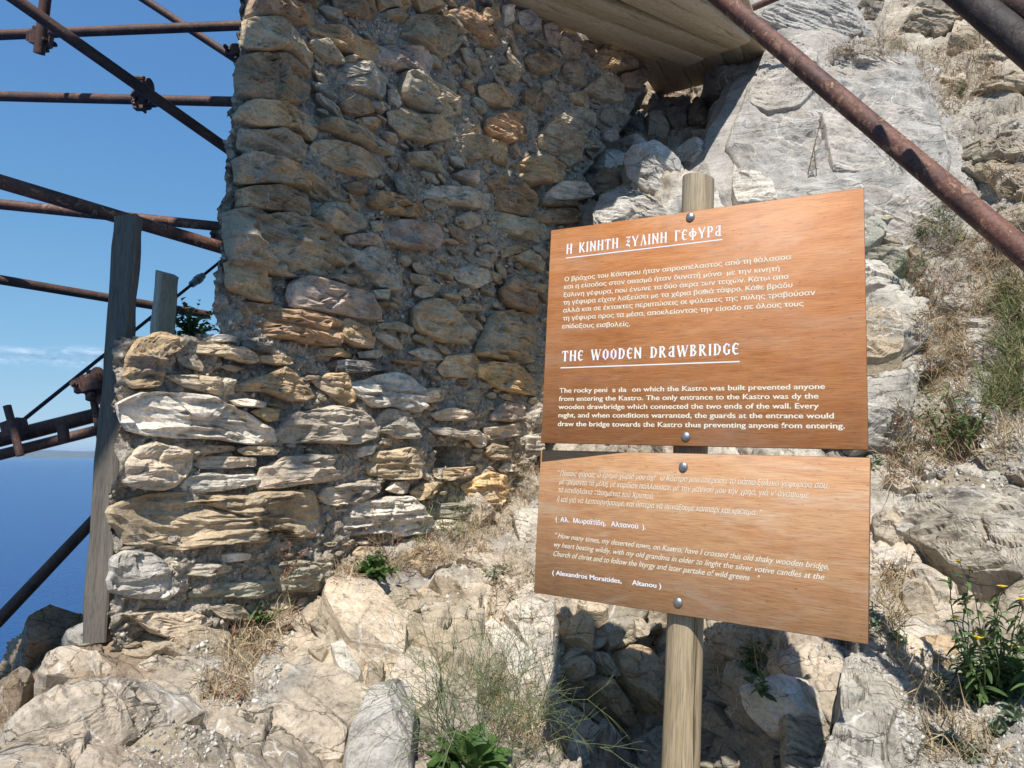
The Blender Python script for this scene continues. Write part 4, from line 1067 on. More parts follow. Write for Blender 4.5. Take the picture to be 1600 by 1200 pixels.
def glyph(c, shear):
    if c == 'θ' and (c, shear) not in _GC:                   # drawn as a tall oval with a bar
        V, Fc, w = glyph('0', shear); n = len(V); V = V * [.9, 1, 1]; x0, x1 = V[:, 0].min() + .05, V[:, 0].max() - .05; h = V[:, 1].max() / 2
        V = np.vstack([V, [(x0, h - .035, .00001), (x1, h - .035, .00001), (x1, h + .035, .00001), (x0, h + .035, .00001)]]); _GC[c, shear] = (V, Fc + [[n, n + 1, n + 2, n + 3]], w * .92)
    if (c, shear) not in _GC:
        V, Fc = glyphs(c, shear); w = glyphs('|' + c + '|', 0)[0][:, 0]; w0 = glyphs('||', 0)[0][:, 0]; _GC[c, shear] = (V, Fc, np.ptp(w) - np.ptp(w0))
    return _GC[c, shear]
def text_mesh(s, shear=0, offset=0.0):
    x = 0; V = []; Fc = []; n = 0
    for c in s:                                              # glyph by glyph
        v, f, w = glyph(c, shear)
        if len(v): V.append(v + [x, 0, 0]); Fc += [[i + n for i in q] for q in f]; n += len(v)
        x += w
    V = np.vstack(V)
    if offset:                                               # bold: the same glyph laid down again a hair to each side
        n = len(V); VV = []; FF = []
        for q, (dx, dy) in enumerate(((0, 0), (offset, 0), (-offset, 0), (0, offset * .6), (0, -offset * .6))): VV.append(V + [dx, dy, q * .00003]); FF += [[i + q * n for i in f] for f in Fc]
        V, Fc = np.vstack(VV), FF
    return V, Fc
TH = .009
GL = {  # strokes on a unit-high cell: (width, [(x0, y0, x1, y1, thickness), ...])
    'H': (.62, [(.1, 0, .1, 1, .13), (.52, 0, .52, 1, .13), (.1, .62, .52, .42, .07), (.02, 1, .2, 1, .05), (.42, 0, .62, 0, .05), (.42, 1, .62, .97, .05)]),
    'K': (.62, [(.12, 0, .12, 1, .13), (.02, .98, .2, .98, .05), (.12, .5, .35, .62, .07), (.35, .62, .52, 1, .11), (.24, .52, .56, 0, .12), (.5, 0, .66, .03, .05)]),
    'I': (.26, [(.13, 0, .13, 1, .13), (.03, 1, .23, 1, .05), (.03, 0, .23, 0, .05)]),
    'N': (.66, [(.1, 0, .1, 1, .12), (.54, 0, .54, 1, .12), (.1, .95, .54, .1, .10), (.01, 1, .18, 1, .05), (.02, 0, .2, 0, .05)]),
    'T': (.62, [(.31, 0, .31, 1, .13), (.04, .97, .58, .97, .08), (.05, .97, .03, .8, .06), (.57, .97, .59, .8, .06), (.21, 0, .41, 0, .05)]),
    'X': (.5, [(.06, .96, .46, 1, .09), (.46, 1, .16, .58, .06), (.12, .58, .44, .55, .08), (.44, .55, .08, .2, .07), (.08, .2, .4, .12, .12), (.4, .12, .44, -.08, .07)]),
    'Y': (.66, [(.06, 1, .33, .35, .12), (.60, 1, .33, .35, .09), (.33, .38, .33, 0, .13), (0, 1, .16, 1, .05), (.52, 1, .66, 1, .05), (.23, 0, .43, 0, .05)]),
    'L': (.64, [(.34, 1, .56, 0, .13), (.34, 1, .12, 0, .07), (.02, 0, .2, 0, .05), (.46, 0, .64, 0, .05), (.24, 1, .38, 1, .05)]),
    'G': (.5, [(.12, 0, .12, 1, .13), (.1, .97, .48, .97, .08), (.47, .97, .49, .78, .06), (.02, 0, .22, 0, .05)]),
    'E': (.52, [(.46, .92, .26, 1, .08), (.26, 1, .1, .76, .11), (.1, .76, .1, .24, .13), (.1, .24, .26, 0, .11), (.26, 0, .47, .08, .08), (.1, .52, .42, .52, .07), (.47, .8, .45, .97, .06)]),
    'F': (.74, [(.37, -.08, .37, 1.04, .13), (.37, .78, .14, .68, .08), (.14, .68, .08, .48, .12), (.08, .48, .18, .28, .1), (.18, .28, .37, .24, .07), (.37, .78, .6, .68, .08), (.6, .68, .66, .48, .12), (.66, .48, .56, .28, .1), (.56, .28, .37, .24, .07)]),
    'P': (.54, [(.12, 0, .12, 1, .13), (.1, .98, .36, 1, .07), (.36, 1, .48, .78, .11), (.48, .78, .38, .5, .11), (.38, .5, .12, .45, .06), (.02, 0, .22, 0, .05)]),
    'A': (.62, [(.44, .98, .44, 0, .13), (.44, .98, .18, .9, .07), (.18, .9, .12, .74, .06), (.44, .55, .16, .42, .08), (.16, .42, .1, .16, .11), (.1, .16, .26, .02, .09), (.26, .02, .44, .2, .06), (.44, 0, .6, .04, .06)]),
    'W': (.92, [(.06, 1, .26, 0, .13), (.26, 0, .46, .92, .06), (.44, 1, .64, 0, .13), (.64, 0, .86, 1, .06), (0, 1, .16, 1, .05), (.38, 1, .52, 1, .05), (.78, 1, .92, 1, .05)]),
    'O': (.58, [(.29, 1, .12, .8, .07), (.12, .8, .09, .5, .13), (.09, .5, .12, .2, .13), (.12, .2, .29, 0, .07), (.29, 0, .46, .2, .07), (.46, .2, .49, .5, .13), (.49, .5, .46, .8, .13), (.46, .8, .29, 1, .07)]),
    'D': (.6, [(.12, 0, .12, 1, .13), (.02, 1, .3, .98, .07), (.3, .98, .48, .78, .09), (.48, .78, .5, .4, .13), (.5, .4, .36, .06, .1), (.36, .06, .02, 0, .07)]),
    'R': (.62, [(.12, 0, .12, 1, .13), (.02, 1, .32, 1, .07), (.32, 1, .46, .8, .11), (.46, .8, .34, .56, .1), (.34, .56, .12, .52, .06), (.24, .54, .54, 0, .12), (.5, 0, .64, .03, .05), (.02, 0, .22, 0, .05)]),
    'B': (.58, [(.12, 0, .12, 1, .13), (.02, 1, .3, 1, .07), (.3, 1, .42, .82, .11), (.42, .82, .28, .57, .09), (.28, .57, .12, .55, .06), (.28, .57, .48, .32, .12), (.48, .32, .34, .03, .1), (.34, .03, .02, 0, .07)]),
    'C': (.56, [(.48, .9, .28, 1, .08), (.28, 1, .1, .76, .1), (.1, .76, .1, .24, .13), (.1, .24, .28, 0, .1), (.28, 0, .46, .1, .09), (.46, .1, .47, .42, .12), (.36, .42, .56, .42, .05), (.48, .9, .47, .74, .07)])}
def heading(s):
    V = []; Fc = []; x = 0; k = 0
    for ch in s:
        if ch == ' ': x += .62; continue
        w, st = GL[ch]
        for x0, y0, x1, y1, t in st:
            d = np.array([x1 - x0, y1 - y0]); L = np.hypot(*d); d = d / L; t = t * (1.28 if t > .09 else 1.15); n = np.array([-d[1], d[0]]) * t / 2; e = d * t * .25
            a, b = np.array([x0, y0]) - e, np.array([x1, y1]) + e; i = len(V); z = (k % 12) * .00002; k += 1
            V += [(*(a - n + [x, 0]), z), (*(b - n + [x, 0]), z), (*(b + n + [x, 0]), z), (*(a + n + [x, 0]), z)]; Fc.append([i, i + 1, i + 2, i + 3])
        x += w + .16
    return np.array(V, float), Fc
def letters(name, vf, fr, a, b, cap, mat, parent, capn=.73, zs=0):
    """put lettering along the line from a to b (pixels on the panel) with capitals cap metres high"""
    V, Fc = vf; V = V.copy(); A = np.array(on_plane(*a, fr)); B = np.array(on_plane(*b, fr)); x0, x1 = V[:, 0].min(), V[:, 0].max(); o_, ax, ay, n = fr
    L = np.linalg.norm(B - A); d = (B - A) / L; e = np.array([-d[1], d[0]]); X = (V[:, 0] - x0) / (x1 - x0) * L; Yv = V[:, 1] / capn * cap
    pt = A + X[:, None] * d + Yv[:, None] * e; W3 = o_ + pt[:, :1] * ax + pt[:, 1:] * ay + n * (.00025 + V[:, 2:])
    return put(name, (W3, Fc), mat, parent)
def sign():
    fu = panel_frame(UPQ); 
    # the lower panel hangs on the same post: set its distance so that both backs meet the post
    global LOQ
    fl = panel_frame(LOQ)
    mu = EYE + ray(1066, 697) * 0; ou, axu, ayu, nu = fu
    def depth_on(px, py, fr): o_, ax, ay, n = fr; r = ray(px, py); return ((o_ - EYE) @ n) / (r @ n)
    k = depth_on(1070, 697, fu) / depth_on(1070, 709, fl); LOQ = EYE + (LOQ - EYE) * k; fl = panel_frame(LOQ)
    bolts = [((1079, 339), fu), ((1072, 682), fu), ((1068, 729), fl), ((1060, 941), fl)]
    def bp(px, fr, off=0): x, y = on_plane(*px, fr); return fr[0] + fr[1] * x + fr[2] * y + fr[3] * off
    top, bot = bp((1079, 339), fu), bp((1060, 941), fl)
    pd = (top - bot) / np.linalg.norm(top - bot); nrm = fu[3] + fl[3]; nrm = nrm - pd * (nrm @ pd); nrm /= np.linalg.norm(nrm)
    R0 = .0395
    cA = bot - nrm * (TH + R0 + .007); cB = top - nrm * (TH + R0 + .007)
    foot = cA - pd * 1.25; head = cB + pd * .115
    root = empty('signpost', foot, 'round timber signpost carrying two brown wooden information panels with white lettering', 'sign')
    # the post: round timber, flat seats where the panels are bolted
    n = 40; rings = 90; V = []; Fc = []; a = np.cross(nrm, pd); th = np.arange(n) * 2 * math.pi / n
    L = np.linalg.norm(head - foot)
    for j in range(rings):
        t = j / (rings - 1); c = foot + (head - foot) * t; r = R0 * (1.10 - .16 * t)
        kn = 1 + .018 * fbm(np.c_[np.cos(th) * 1.2, np.sin(th) * 1.2, np.full(n, t * 5)], 3, 8)
        x = np.cos(th) * r * kn; y = np.sin(th) * r * kn
        seat = 1.14 < t * L
        y = np.minimum(y, R0 * .95) if seat else y
        V.append(c + x[:, None] * a + y[:, None] * nrm + (pd * .006 * np.cos(th * 1)[:, None] if j == rings - 1 else 0))
    for j in range(rings - 1):
        for i in range(n): q = (i + 1) % n; Fc.append([j * n + i, j * n + q, (j + 1) * n + q, (j + 1) * n + i])
    Fc += [list(range(n))[::-1], list(range((rings - 1) * n, rings * n))]
    Mx = np.stack([a, nrm, pd], 0); V = np.vstack(V); me = mesh('post', (V - foot) @ Mx.T, Fc, True); me.set_sharp_from_angle(angle=math.radians(50))
    po = link('post', me, MAT_POST, root, foot); po.rotation_mode = 'QUATERNION'; po.rotation_quaternion = Matrix(Mx.T.tolist()).to_quaternion()
    pans = []
    for fr, Q, mat, lab in ((fu, UPQ, MAT_PANEL, 'upper darker orange-brown panel about the wooden drawbridge'), (fl, LOQ, MAT_PANEL2, 'lower paler panel with a verse in slanted lettering')):
        o_, ax, ay, nn = fr; Mx = np.stack([ax, ay, nn], 0); c4 = (Q - o_) @ Mx.T; c4[:, 2] = 0
        V, Fc = box8(c4[[3, 2, 1, 0]] - [0, 0, TH], c4[[3, 2, 1, 0]])
        me = mesh('panel', V, Fc); bm = bmesh.new(); bm.from_mesh(me); bmesh.ops.recalc_face_normals(bm, faces=bm.faces); bmesh.ops.bevel(bm, geom=list(bm.edges), offset=.0008, segments=1, affect='EDGES'); bm.to_mesh(me); bm.free()
        me.materials.append(mat); me.materials.append(MAT_PEDGE)
        for p in me.polygons: p.material_index = 0 if abs(p.normal.z) > .9 else 1
        po = link('panel', me, None, root, o_); po.rotation_mode = 'QUATERNION'; po.rotation_quaternion = Matrix(Mx.T.tolist()).to_quaternion(); po['label'] = lab; pans.append(po)
    global _PANS; _PANS = pans
    for px, fr in bolts:
        o_, ax, ay, nn = fr; c = bp(px, fr, .0006); V = []; Fc = []; m = 20
        for j in range(7):
            f = j / 6 * math.pi / 2; 
            for i in range(m): V.append(c + nn * .0065 * math.sin(f) + (ax * math.cos(i * 2 * math.pi / m) + ay * math.sin(i * 2 * math.pi / m)) * .0105 * math.cos(f) + (nn * 0))
        V += [c + nn * .0066]
        for j in range(5):
            for i in range(m): q = (i + 1) % m; Fc.append([j * m + i, j * m + q, (j + 1) * m + q, (j + 1) * m + i])
        for i in range(m): Fc.append([5 * m + i, 5 * m + (i + 1) % m, 7 * m])
        put('bolt_head', (np.array(V), Fc), MAT_ZINC, root, True)
    # lettering: printed flat on the panels, a sub-part of each
    Z1 = lambda x, y: (840 + x / 3.019, 250 + y / 3.019); Z2 = lambda x, y: (840 + x / 3.019, 500 + y / 3.019); Z3 = lambda x, y: (820 + x / 2.909, 700 + y / 2.909)
    def lt(name, vf, fr, a, b, cap, mat, pan, **kw):
        o_ = letters(name, vf, fr, a, b, cap, mat, None, **kw); M_ = Matrix.Translation(pan.parent.location + pan.location) @ pan.rotation_quaternion.to_matrix().to_4x4()
        o_.parent = pan; o_.matrix_parent_inverse = M_.inverted(); return o_
    lt('heading', heading('H KINHTH XYLINH GEFYPA'), fu, Z1(136, 443), Z1(868, 357), .0245, MAT_WHITE, pans[0], capn=1, zs=1)
    lt('heading', heading('THE WOODEN DRAWBRIDCE'), fu, Z2(114, 194), Z2(948, 161), .0245, MAT_WHITE, pans[0], capn=1, zs=1)
    for a, b in ((Z1(135, 463), Z1(872, 375)), (Z2(108, 226), Z2(953, 196))):
        lt('underline', (np.array([(0, -.5, 0), (1, -.5, 0), (1, .5, 0), (0, .5, 0)], float), [[0, 1, 2, 3]]), fu, a, b, .0026, MAT_WHITE, pans[0], capn=1)
    up = [(Z1, 127, 573, 1197, 468, 'Ο βράχος του Κάστρου ήταν απροσπέλαστος από τη θάλασσα'), (Z1, 125, 609, 1142, 522, 'και η είσοδος στον οικισμό ήταν δυνατή μόνο  με την κινητή'),
          (Z1, 122, 647, 1183, 560, 'ξύλινη γέφυρα, που ένωνε τα δύο άκρα των τειχών. Κάτω απο'), (Z1, 120, 683, 1202, 600, 'τη γέφυρα είχαν λαξεύσει με τα χέρια βαθιά τάφρο. Κάθε βράδυ'),
          (Z1, 120, 720, 1310, 636, 'αλλά και σε έκτακτες περιπτώσεις οι φύλακες της πύλης τραβούσαν'), (Z1, 118, 757, 1255, 688, 'τη γέφυρα προς τα μέσα, αποκλείοντας την είσοδο σε όλους τους'), (Z1, 115, 795, 436, 783, 'επίδοξους εισβολείς.'),
          (Z2, 445, 338, 1356, 325, 'on which the Kastro was built prevented anyone'), (Z2, 103, 343, 329, 340, 'The rocky peni'), (Z2, 352, 340, 420, 339, 's ıla'), (Z2, 100, 382, 1325, 370, 'from entering the Kastro. The only entrance to the Kastro was dy the'),
          (Z2, 98, 420, 1327, 417, 'wooden drawbridge which connected the two ends of the wall. Every'), (Z2, 98, 459, 1398, 464, 'nıght, and when conditions warranted, the guards at the entrance would'), (Z2, 95, 500, 1450, 512, 'draw the bridge towards the Kastro thus preventing anyone from entering.')]
    for z, x0, y0, x1, y1, s in up: lt('text_line', text_mesh(s, 0, .020), fu, z(x0, y0), z(x1, y1), .0113 if z is Z1 else .0118, MAT_CREAM, pans[0])
    lt('text_line', text_mesh('n', 0, .02), fu, Z2(333, 340), Z2(349, 340), .0118, MAT_FAINT, pans[0])
    lo = [(150, 125, 1380, 185, '" Πόσαις φοραίς ὦ ἔρημο χωριό μου ἄχ!   ὦ Κάστρο μου ἐπέρασα τὸ σάπιο ξύλινο γεφυράκι σου,'), (155, 163, 1292, 228, 'μὲ τρέμοντα τὰ μέλη, μὲ καρδίαν πάλλουσαν, μὲ τὴν μαννοῦ μου τὴν χρηά, γιὰ ν\' ἀνάψωμε'),
          (153, 200, 585, 232, 'τὰ κανδηλάκια τ\'ἀσημένια τοῦ Χριστοῦ,'), (145, 243, 1080, 308, 'ἢ καὶ γιὰ νὰ λειτουργήσουμε, καὶ ὕστερα νὰ συνάξουμε κάππαρι καὶ κρίταμα  "'),
          (138, 408, 1382, 553, '" How many times, my deserted town, on Kastro, have I crossed this old shaky wooden bridge,'), (133, 448, 1362, 600, 'wy heart beating wildly, with my old grandma in older to linght the silver votive candles at the'),
          (130, 490, 1070, 608, 'Church of christ and to follow the lityrgy and later partake of wild greens   "')]
    for x0, y0, x1, y1, s in lo: lt('text_line', text_mesh(s, .36, .007), fl, Z3(x0, y0), Z3(x1, y1), .0128, MAT_CREAM, pans[1])
    for x0, y0, x1, y1, s in ((140, 332, 550, 370, '(  Αλ.  Μωραϊτίδη,   Αλτανού  ).'), (125, 575, 620, 638, '( Alexandros Moraitides,     Altanou )')): lt('text_line', text_mesh(s, 0, .020), fl, Z3(x0, y0), Z3(x1, y1), .0112, MAT_WHITE, pans[1])
sign()
# ------------------------------------------------------------------ vegetation
MAT_DRY = simple('dry_grass_blades', (.30, .215, .12), (.52, .42, .27), 30, .9, 0, rnd=.35)
MAT_DRYRED = simple('dry_seed_heads', (.16, .075, .05), (.33, .19, .12), 60, .9, 0, rnd=.35)
MAT_LEAF = simple('green_leaf', (.055, .115, .028), (.115, .185, .055), 30, .5, .2, .002, rnd=.3, transl=.25)
MAT_LEAF2 = simple('weed_leaf', (.06, .115, .035), (.12, .18, .06), 40, .6, .2, .002, rnd=.35, transl=.2)
MAT_GREYLEAF = simple('grey_green_leaf', (.15, .20, .13), (.24, .29, .19), 40, .7, .2, .002, rnd=.25, transl=.15)
MAT_STEM = simple('green_stem', (.13, .17, .07), (.23, .26, .13), 50, .8, 0, rnd=.2)
MAT_STEMDRY = simple('dry_stem', (.20, .13, .08), (.36, .26, .17), 50, .9, 0, rnd=.25)
MAT_YELLOW = simple('yellow_petals', (.75, .45, .02), (.85, .60, .04), 80, .6, 0)
def leafv(b, d, up, L, w, curl=.25, fold=.25, n=4):
    d = d / np.linalg.norm(d); s = np.cross(d, up); s /= np.linalg.norm(s) + 1e-9; nn = np.cross(s, d); V = []; Fc = []
    for i in range(n + 1):
        t = i / n; c = b + d * L * t - nn * curl * L * t * t; ww = w * math.sin(math.pi * min(.97, (t * .86 + .10))) ** .6
        V += [c - s * ww / 2 + nn * fold * ww, c, c + s * ww / 2 + nn * fold * ww]
    for i in range(n): a = i * 3; Fc += [[a, a + 1, a + 4, a + 3], [a + 1, a + 2, a + 5, a + 4]]
    return np.array(V), Fc
def wire(pts, r0, r1, n=4):
    pts = np.array(pts); V = []; Fc = []; m = len(pts)
    for j in range(m):
        d = pts[min(j + 1, m - 1)] - pts[max(j - 1, 0)]; a, b, _ = frame_of(d); r = r0 + (r1 - r0) * j / (m - 1)
        for i in range(n): t = i * 2 * math.pi / n; V.append(pts[j] + r * (math.cos(t) * a + math.sin(t) * b))
    for j in range(m - 1):
        for i in range(n): k = (i + 1) % n; Fc.append([j * n + i, j * n + k, (j + 1) * n + k, (j + 1) * n + i])
    return V, Fc
def stemline(b, d, L, r, seg=5, droop=.2, jit=.12):
    p = np.array(b, float); d = d / np.linalg.norm(d); pts = [p]
    for i in range(seg): d = d + r.normal(0, jit, 3) + np.array([0, 0, -droop / seg]); d /= np.linalg.norm(d); p = p + d * L / seg; pts.append(p)
    return pts, d
def up_of(nrm): v = np.array([0, 0, 1.0]) * .8 + np.array(nrm) * .35; return v / np.linalg.norm(v)
def weed(name, label, cat, px, py, seed, n=9, H=.08, L=.03, w=.018, per=6, spread=.9, mat=None, stem=None, group=None, curl=.3, base=None, tipmat=None, tips=0, leaf_from=.15, sr=.0011, jit=.12):
    r = np.random.default_rng(seed)
    if base is None: b, nr = hit(px, py); u = up_of(nr)
    else: b, u = base, np.array([0, 0, 1.])
    b = b - u * .004; root = empty(name, b, label, cat, group); sp = []; lp = []; tp = []
    for i in range(n):
        d = u + r.normal(0, spread * .55, 3) * np.array([1, 1, .4]); pts, dd = stemline(b + r.normal(0, H * .06, 3) * [1, 1, 0], d, H * r.uniform(.5, 1.1), r, jit=jit); sp.append(wire(pts, sr, sr * .5))
        P_ = np.array(pts)
        for k in range(per):
            t = leaf_from + (1 - leaf_from) * (k + r.random() * .5) / per; q = t * (len(pts) - 1); a = int(min(q, len(pts) - 2)); c = P_[a] + (P_[a + 1] - P_[a]) * (q - a)
            ld = dd * .5 + r.normal(0, .8, 3); ld[2] = ld[2] * .6 + .15; f = r.uniform(.6, 1.15) * (1 - .35 * t); lp.append(leafv(c, ld, u + r.normal(0, .3, 3), L * f, w * f, curl))
        if tips and r.random() < tips:
            for _ in range(6): tp.append(leafv(P_[-1] + r.normal(0, .002, 3), r.normal(0, 1, 3), u, .010, .006, .1, n=2))
    if sp: put('stems', merge(sp), stem or MAT_STEM, root)['kind'] = 'stuff'
    if lp: put('foliage', merge(lp), mat or MAT_LEAF2, root)['kind'] = 'stuff'
    if tp: put('seed_heads', merge(tp), tipmat or MAT_DRYRED, root)['kind'] = 'stuff'
    return root
# big-leaved rosette, every leaf its own part
def rosette(px, py, seed, label, n=26, L=.085, w=.058):
    r = np.random.default_rng(seed); b, nr = hit(px, py); u = up_of(nr); root = empty('broad_leaved_plant', b, label, 'plant')
    for i in range(n):
        a = i * 2.4; e = .25 + 1.1 * (i / n) ; d = np.array([math.cos(a) * math.cos(e), math.sin(a) * math.cos(e), math.sin(e)]) ; f = r.uniform(.7, 1.1)
        s = b + np.array([math.cos(a), math.sin(a), 0]) * .025 * r.random(); tip = s + d * L * .45 * f
        v, q = leafv(tip, d + [0, 0, -.1], u, L * f, w * f, .35, .18, 6); sv, sq = wire([s, (s + tip) / 2 + [0, 0, .004], tip + d * .003], .0018, .0012, 5)
        put('leaf', merge([(v, q), (sv, sq)]), MAT_LEAF, root, True)
rosette(725, 1205, 4, 'low plant of broad glossy green leaves at the bottom edge, under the wiry stems', 34, .068, .042)
def wiry():
    r = np.random.default_rng(12); b0, nr = hit(760, 1185); root = empty('wiry_plant', b0, 'sprawling leafless plant of thin forked grey-green stems below the lower panel', 'plant'); parts = []
    def grow(p, d, L, rad, lev):
        pts, dd = stemline(p, d, L, r, 4, .12, .07); parts.append(wire(pts, rad, rad * .75, 3))
        if lev == 0: return
        P_ = np.array(pts)
        for k in range(r.integers(2, 4)):
            a, b_, _ = frame_of(dd); t = r.uniform(0, 6.28); s = a * math.cos(t) + b_ * math.sin(t); i = -1 if k < 1 else r.integers(2, len(pts)); grow(P_[i], dd + s * r.uniform(.35, .85), L * r.uniform(.55, .85), rad * .75, lev - 1)
    for i, (px, py) in enumerate([(690, 1185), (720, 1180), (740, 1190), (760, 1180), (790, 1185), (820, 1180), (840, 1170), (700, 1195), (770, 1195), (800, 1195), (850, 1120), (815, 1150), (780, 1160), (730, 1195), (860, 1190), (880, 1180), (750, 1150), (705, 1150)]):
        b, n_ = hit(px, py)
        for q in range(3): grow(b, np.array([r.normal(-.05, .45), r.normal(-.25, .25), 1.0]), r.uniform(.10, .19), .0013, 3)
    put('stems', merge(parts), MAT_STEM, root)['kind'] = 'stuff'
wiry()
cap = P(298, 528, 2.80)
weed('caper_bush', 'green round-leaved bush growing out of the wall behind the pale board', 'bush', 0, 0, 21, n=34, H=.17, L=.030, w=.026, per=9, spread=1.2, mat=MAT_LEAF, base=cap, curl=.1)
weed('leafy_weed', 'green weed with round leaves at the foot of the wall below the pinkish stone', 'weed', 585, 898, 22, n=26, H=.10, L=.042, w=.032, per=4, spread=1.5, mat=MAT_LEAF)
weed('leafy_weed', 'green weed creeping among dry stalks at the lower left of the wall', 'weed', 408, 975, 23, n=20, H=.12, L=.030, w=.017, per=6, spread=1.2, mat=MAT_LEAF2)
weed('leafy_weed', 'small bluish green weed just left of the lower panel', 'weed', 775, 905, 24, n=12, H=.07, L=.030, w=.016, per=5, spread=1.3, mat=MAT_GREYLEAF)
weed('leafy_weed', 'leafy weed half in the shade of the sign right of the post', 'weed', 1175, 1045, 25, n=13, H=.10, L=.036, w=.020, per=5, spread=1.2, mat=MAT_LEAF2)
weed('leafy_weed', 'small weed in deep shade right of the post, low down', 'weed', 1190, 1082, 26, n=6, H=.05, L=.034, w=.018, per=4, spread=1.6, mat=MAT_LEAF2)
weed('grey_sprig', 'small pale grey sprig beside the lower right corner of the sign', 'plant', 1367, 978, 27, n=9, H=.07, L=.022, w=.008, per=8, mat=MAT_GREYLEAF)
weed('leafy_weed', 'little green weed on soil below the lower right corner of the sign', 'weed', 1405, 1003, 28, n=8, H=.04, L=.018, w=.008, per=5, mat=MAT_LEAF2)
weed('starry_weed', 'green weed with narrow star-like leaves on the slab beside the upper panel', 'weed', 1412, 455, 29, n=5, H=.24, L=.040, w=.009, per=9, spread=.25, mat=MAT_LEAF2, leaf_from=.45)
weed('starry_weed', 'small green weed with narrow leaves behind the taller one beside the upper panel', 'weed', 1440, 372, 30, n=6, H=.10, L=.035, w=.008, per=7, spread=.6, mat=MAT_LEAF2)
weed('leafy_shrub', 'thin green shrub on brown stems in dry grass right of the sign', 'shrub', 1505, 722, 31, n=15, H=.30, L=.040, w=.013, per=14, spread=.42, mat=MAT_LEAF2, stem=MAT_STEMDRY, leaf_from=.3, sr=.0016)
weed('leafy_weed', 'green tuft peeping out between the two panels at their right edge', 'weed', 1362, 728, 32, n=8, H=.06, L=.030, w=.010, per=5, mat=MAT_LEAF2)
weed('leafy_weed', 'green weed near the top right, beneath the blackened pipe', 'weed', 1500, 152, 33, n=9, H=.10, L=.03, w=.01, per=7, mat=MAT_LEAF2)
for i, (px, py, h, lab) in enumerate([(1255, 275, .24, 'tall dry reddish stalk standing on the grey slab'), (1272, 276, .13, 'shorter dry stalk beside the taller one on the grey slab')]):
    weed('dry_stalk', lab, 'dry plant', px, py, 40 + i, n=1, H=h * 1.5, L=.020, w=.007, per=16, spread=.12, mat=MAT_DRYRED, stem=MAT_DRYRED, tips=1, sr=.0028, jit=.06)
for i, (px, py, n, H, lab) in enumerate([(600, 880, 22, .23, 'tall dry brown seed stalks against the wall above the green weed'), (806, 735, 14, .15, 'dry twiggy tuft beside the upper left of the lower panel'), (1330, 88, 18, .30, 'dry reddish bush above the big grey slab'),
                                      (1375, 60, 16, .34, 'taller dry bush near the top edge right of the long red pipe'), (1480, 330, 12, .22, 'dry bush in the gully below the top right outcrop'), (1455, 480, 22, .18, 'dense dry bush right of the upper panel, under the red pipe'),
                                      (1530, 430, 20, .20, 'dry bush below the right end of the red pipe'), (1395, 905, 10, .07, 'dried flower cluster beside the right edge of the lower panel'), (445, 900, 16, .12, 'dry stalks in the mortar at the lower middle of the wall'), (395, 1010, 18, .11, 'dry brown tuft under the wall beside the creeping weed'),
                                      (1480, 700, 16, .12, 'dry clump at the foot of the thin green shrub')]):
    weed('dry_bush', lab, 'dry plant', px, py, 60 + i, n=n, H=H, L=.012, w=.005, per=9, spread=.85, mat=MAT_DRYRED if i % 2 == 0 else MAT_DRY, stem=MAT_STEMDRY, tips=.7, sr=.0011, jit=.25)
def flowers():
    r = np.random.default_rng(55); b0, nr = hit(1545, 1075); root = empty('yellow_flowered_plant', b0, 'bushy green plant with small yellow daisy flowers at the right edge', 'plant'); sp = []; lp = []
    FL = [(1498, 876), (1516, 886), (1566, 916), (1509, 941), (1493, 964), (1597, 936), (1528, 996), (1585, 1010)]
    pts_all = []
    for i in range(24):
        if i < len(FL): tx, ty = FL[i]
        else: tx, ty = r.uniform(1480, 1640), r.uniform(880, 1040)
        bx = 1545 + (tx - 1545) * .45 + r.normal(0, 8); by = r.uniform(1060, 1110); b, _ = hit(bx, by); Y = b[1] - r.uniform(.02, .14); tip = P(tx, ty, Y); m = (b + tip) / 2 + r.normal(0, .012, 3)
        pts = [b, (b + m) / 2, m, (m + tip) / 2 + r.normal(0, .005, 3), tip]; sp.append(wire(pts, .0018, .0010, 4)); P_ = np.array(pts); L_ = np.linalg.norm(tip - b)
        for k in range(16):
            t = (k + r.random()) / 16; q = t * 4; a = int(min(q, 3)); c = P_[a] + (P_[a + 1] - P_[a]) * (q - a); d = r.normal(0, .8, 3); d[2] = d[2] * .5 + .25; f = r.uniform(.7, 1.2) * (1.3 - .75 * t); lp.append(leafv(c, d, np.array([0, 0, 1.]) + r.normal(0, .3, 3), .042 * f, .012 * f, .5))
        if i < len(FL):
            fl = []; 
            for k in range(16): a = k * 2 * math.pi / 16; fl.append(leafv(tip, np.array([math.cos(a), math.sin(a), .12]), np.array([0, 0, 1.]), .0115, .0042, 0, 0, 2))
            v, q = tube(tip - [0, 0, .003], tip + [0, 0, .002], .0045, .004, 10); fl.append((v, q)); put('flower', merge(fl), MAT_YELLOW, root)
    put('stems', merge(sp), MAT_STEM, root)['kind'] = 'stuff'; put('foliage', merge(lp), MAT_LEAF2, root)['kind'] = 'stuff'
flowers()
for i, (px, py, n, lab) in enumerate([(1475, 1165, 9, 'fleshy grey-green clump on the soil at the lower right, nearest the bottom edge'), (1560, 1150, 12, 'largest fleshy grey-green clump in the lower right corner'), (1445, 1160, 5, 'small pair of upright grey-green leaves left of the fleshy clumps'), (1595, 1125, 9, 'fleshy grey-green clump cut by the right edge below the yellow flowers'), (1470, 1075, 6, 'small green clump on soil left of the yellow-flowered plant'), (1520, 1185, 7, 'fleshy clump at the very bottom right, before the largest one')]):
    weed('fleshy_plant', lab, 'plant', px, py, 80 + i, n=n, H=.035, L=.034, w=.012, per=6, spread=1.3, mat=MAT_GREYLEAF, curl=.1)
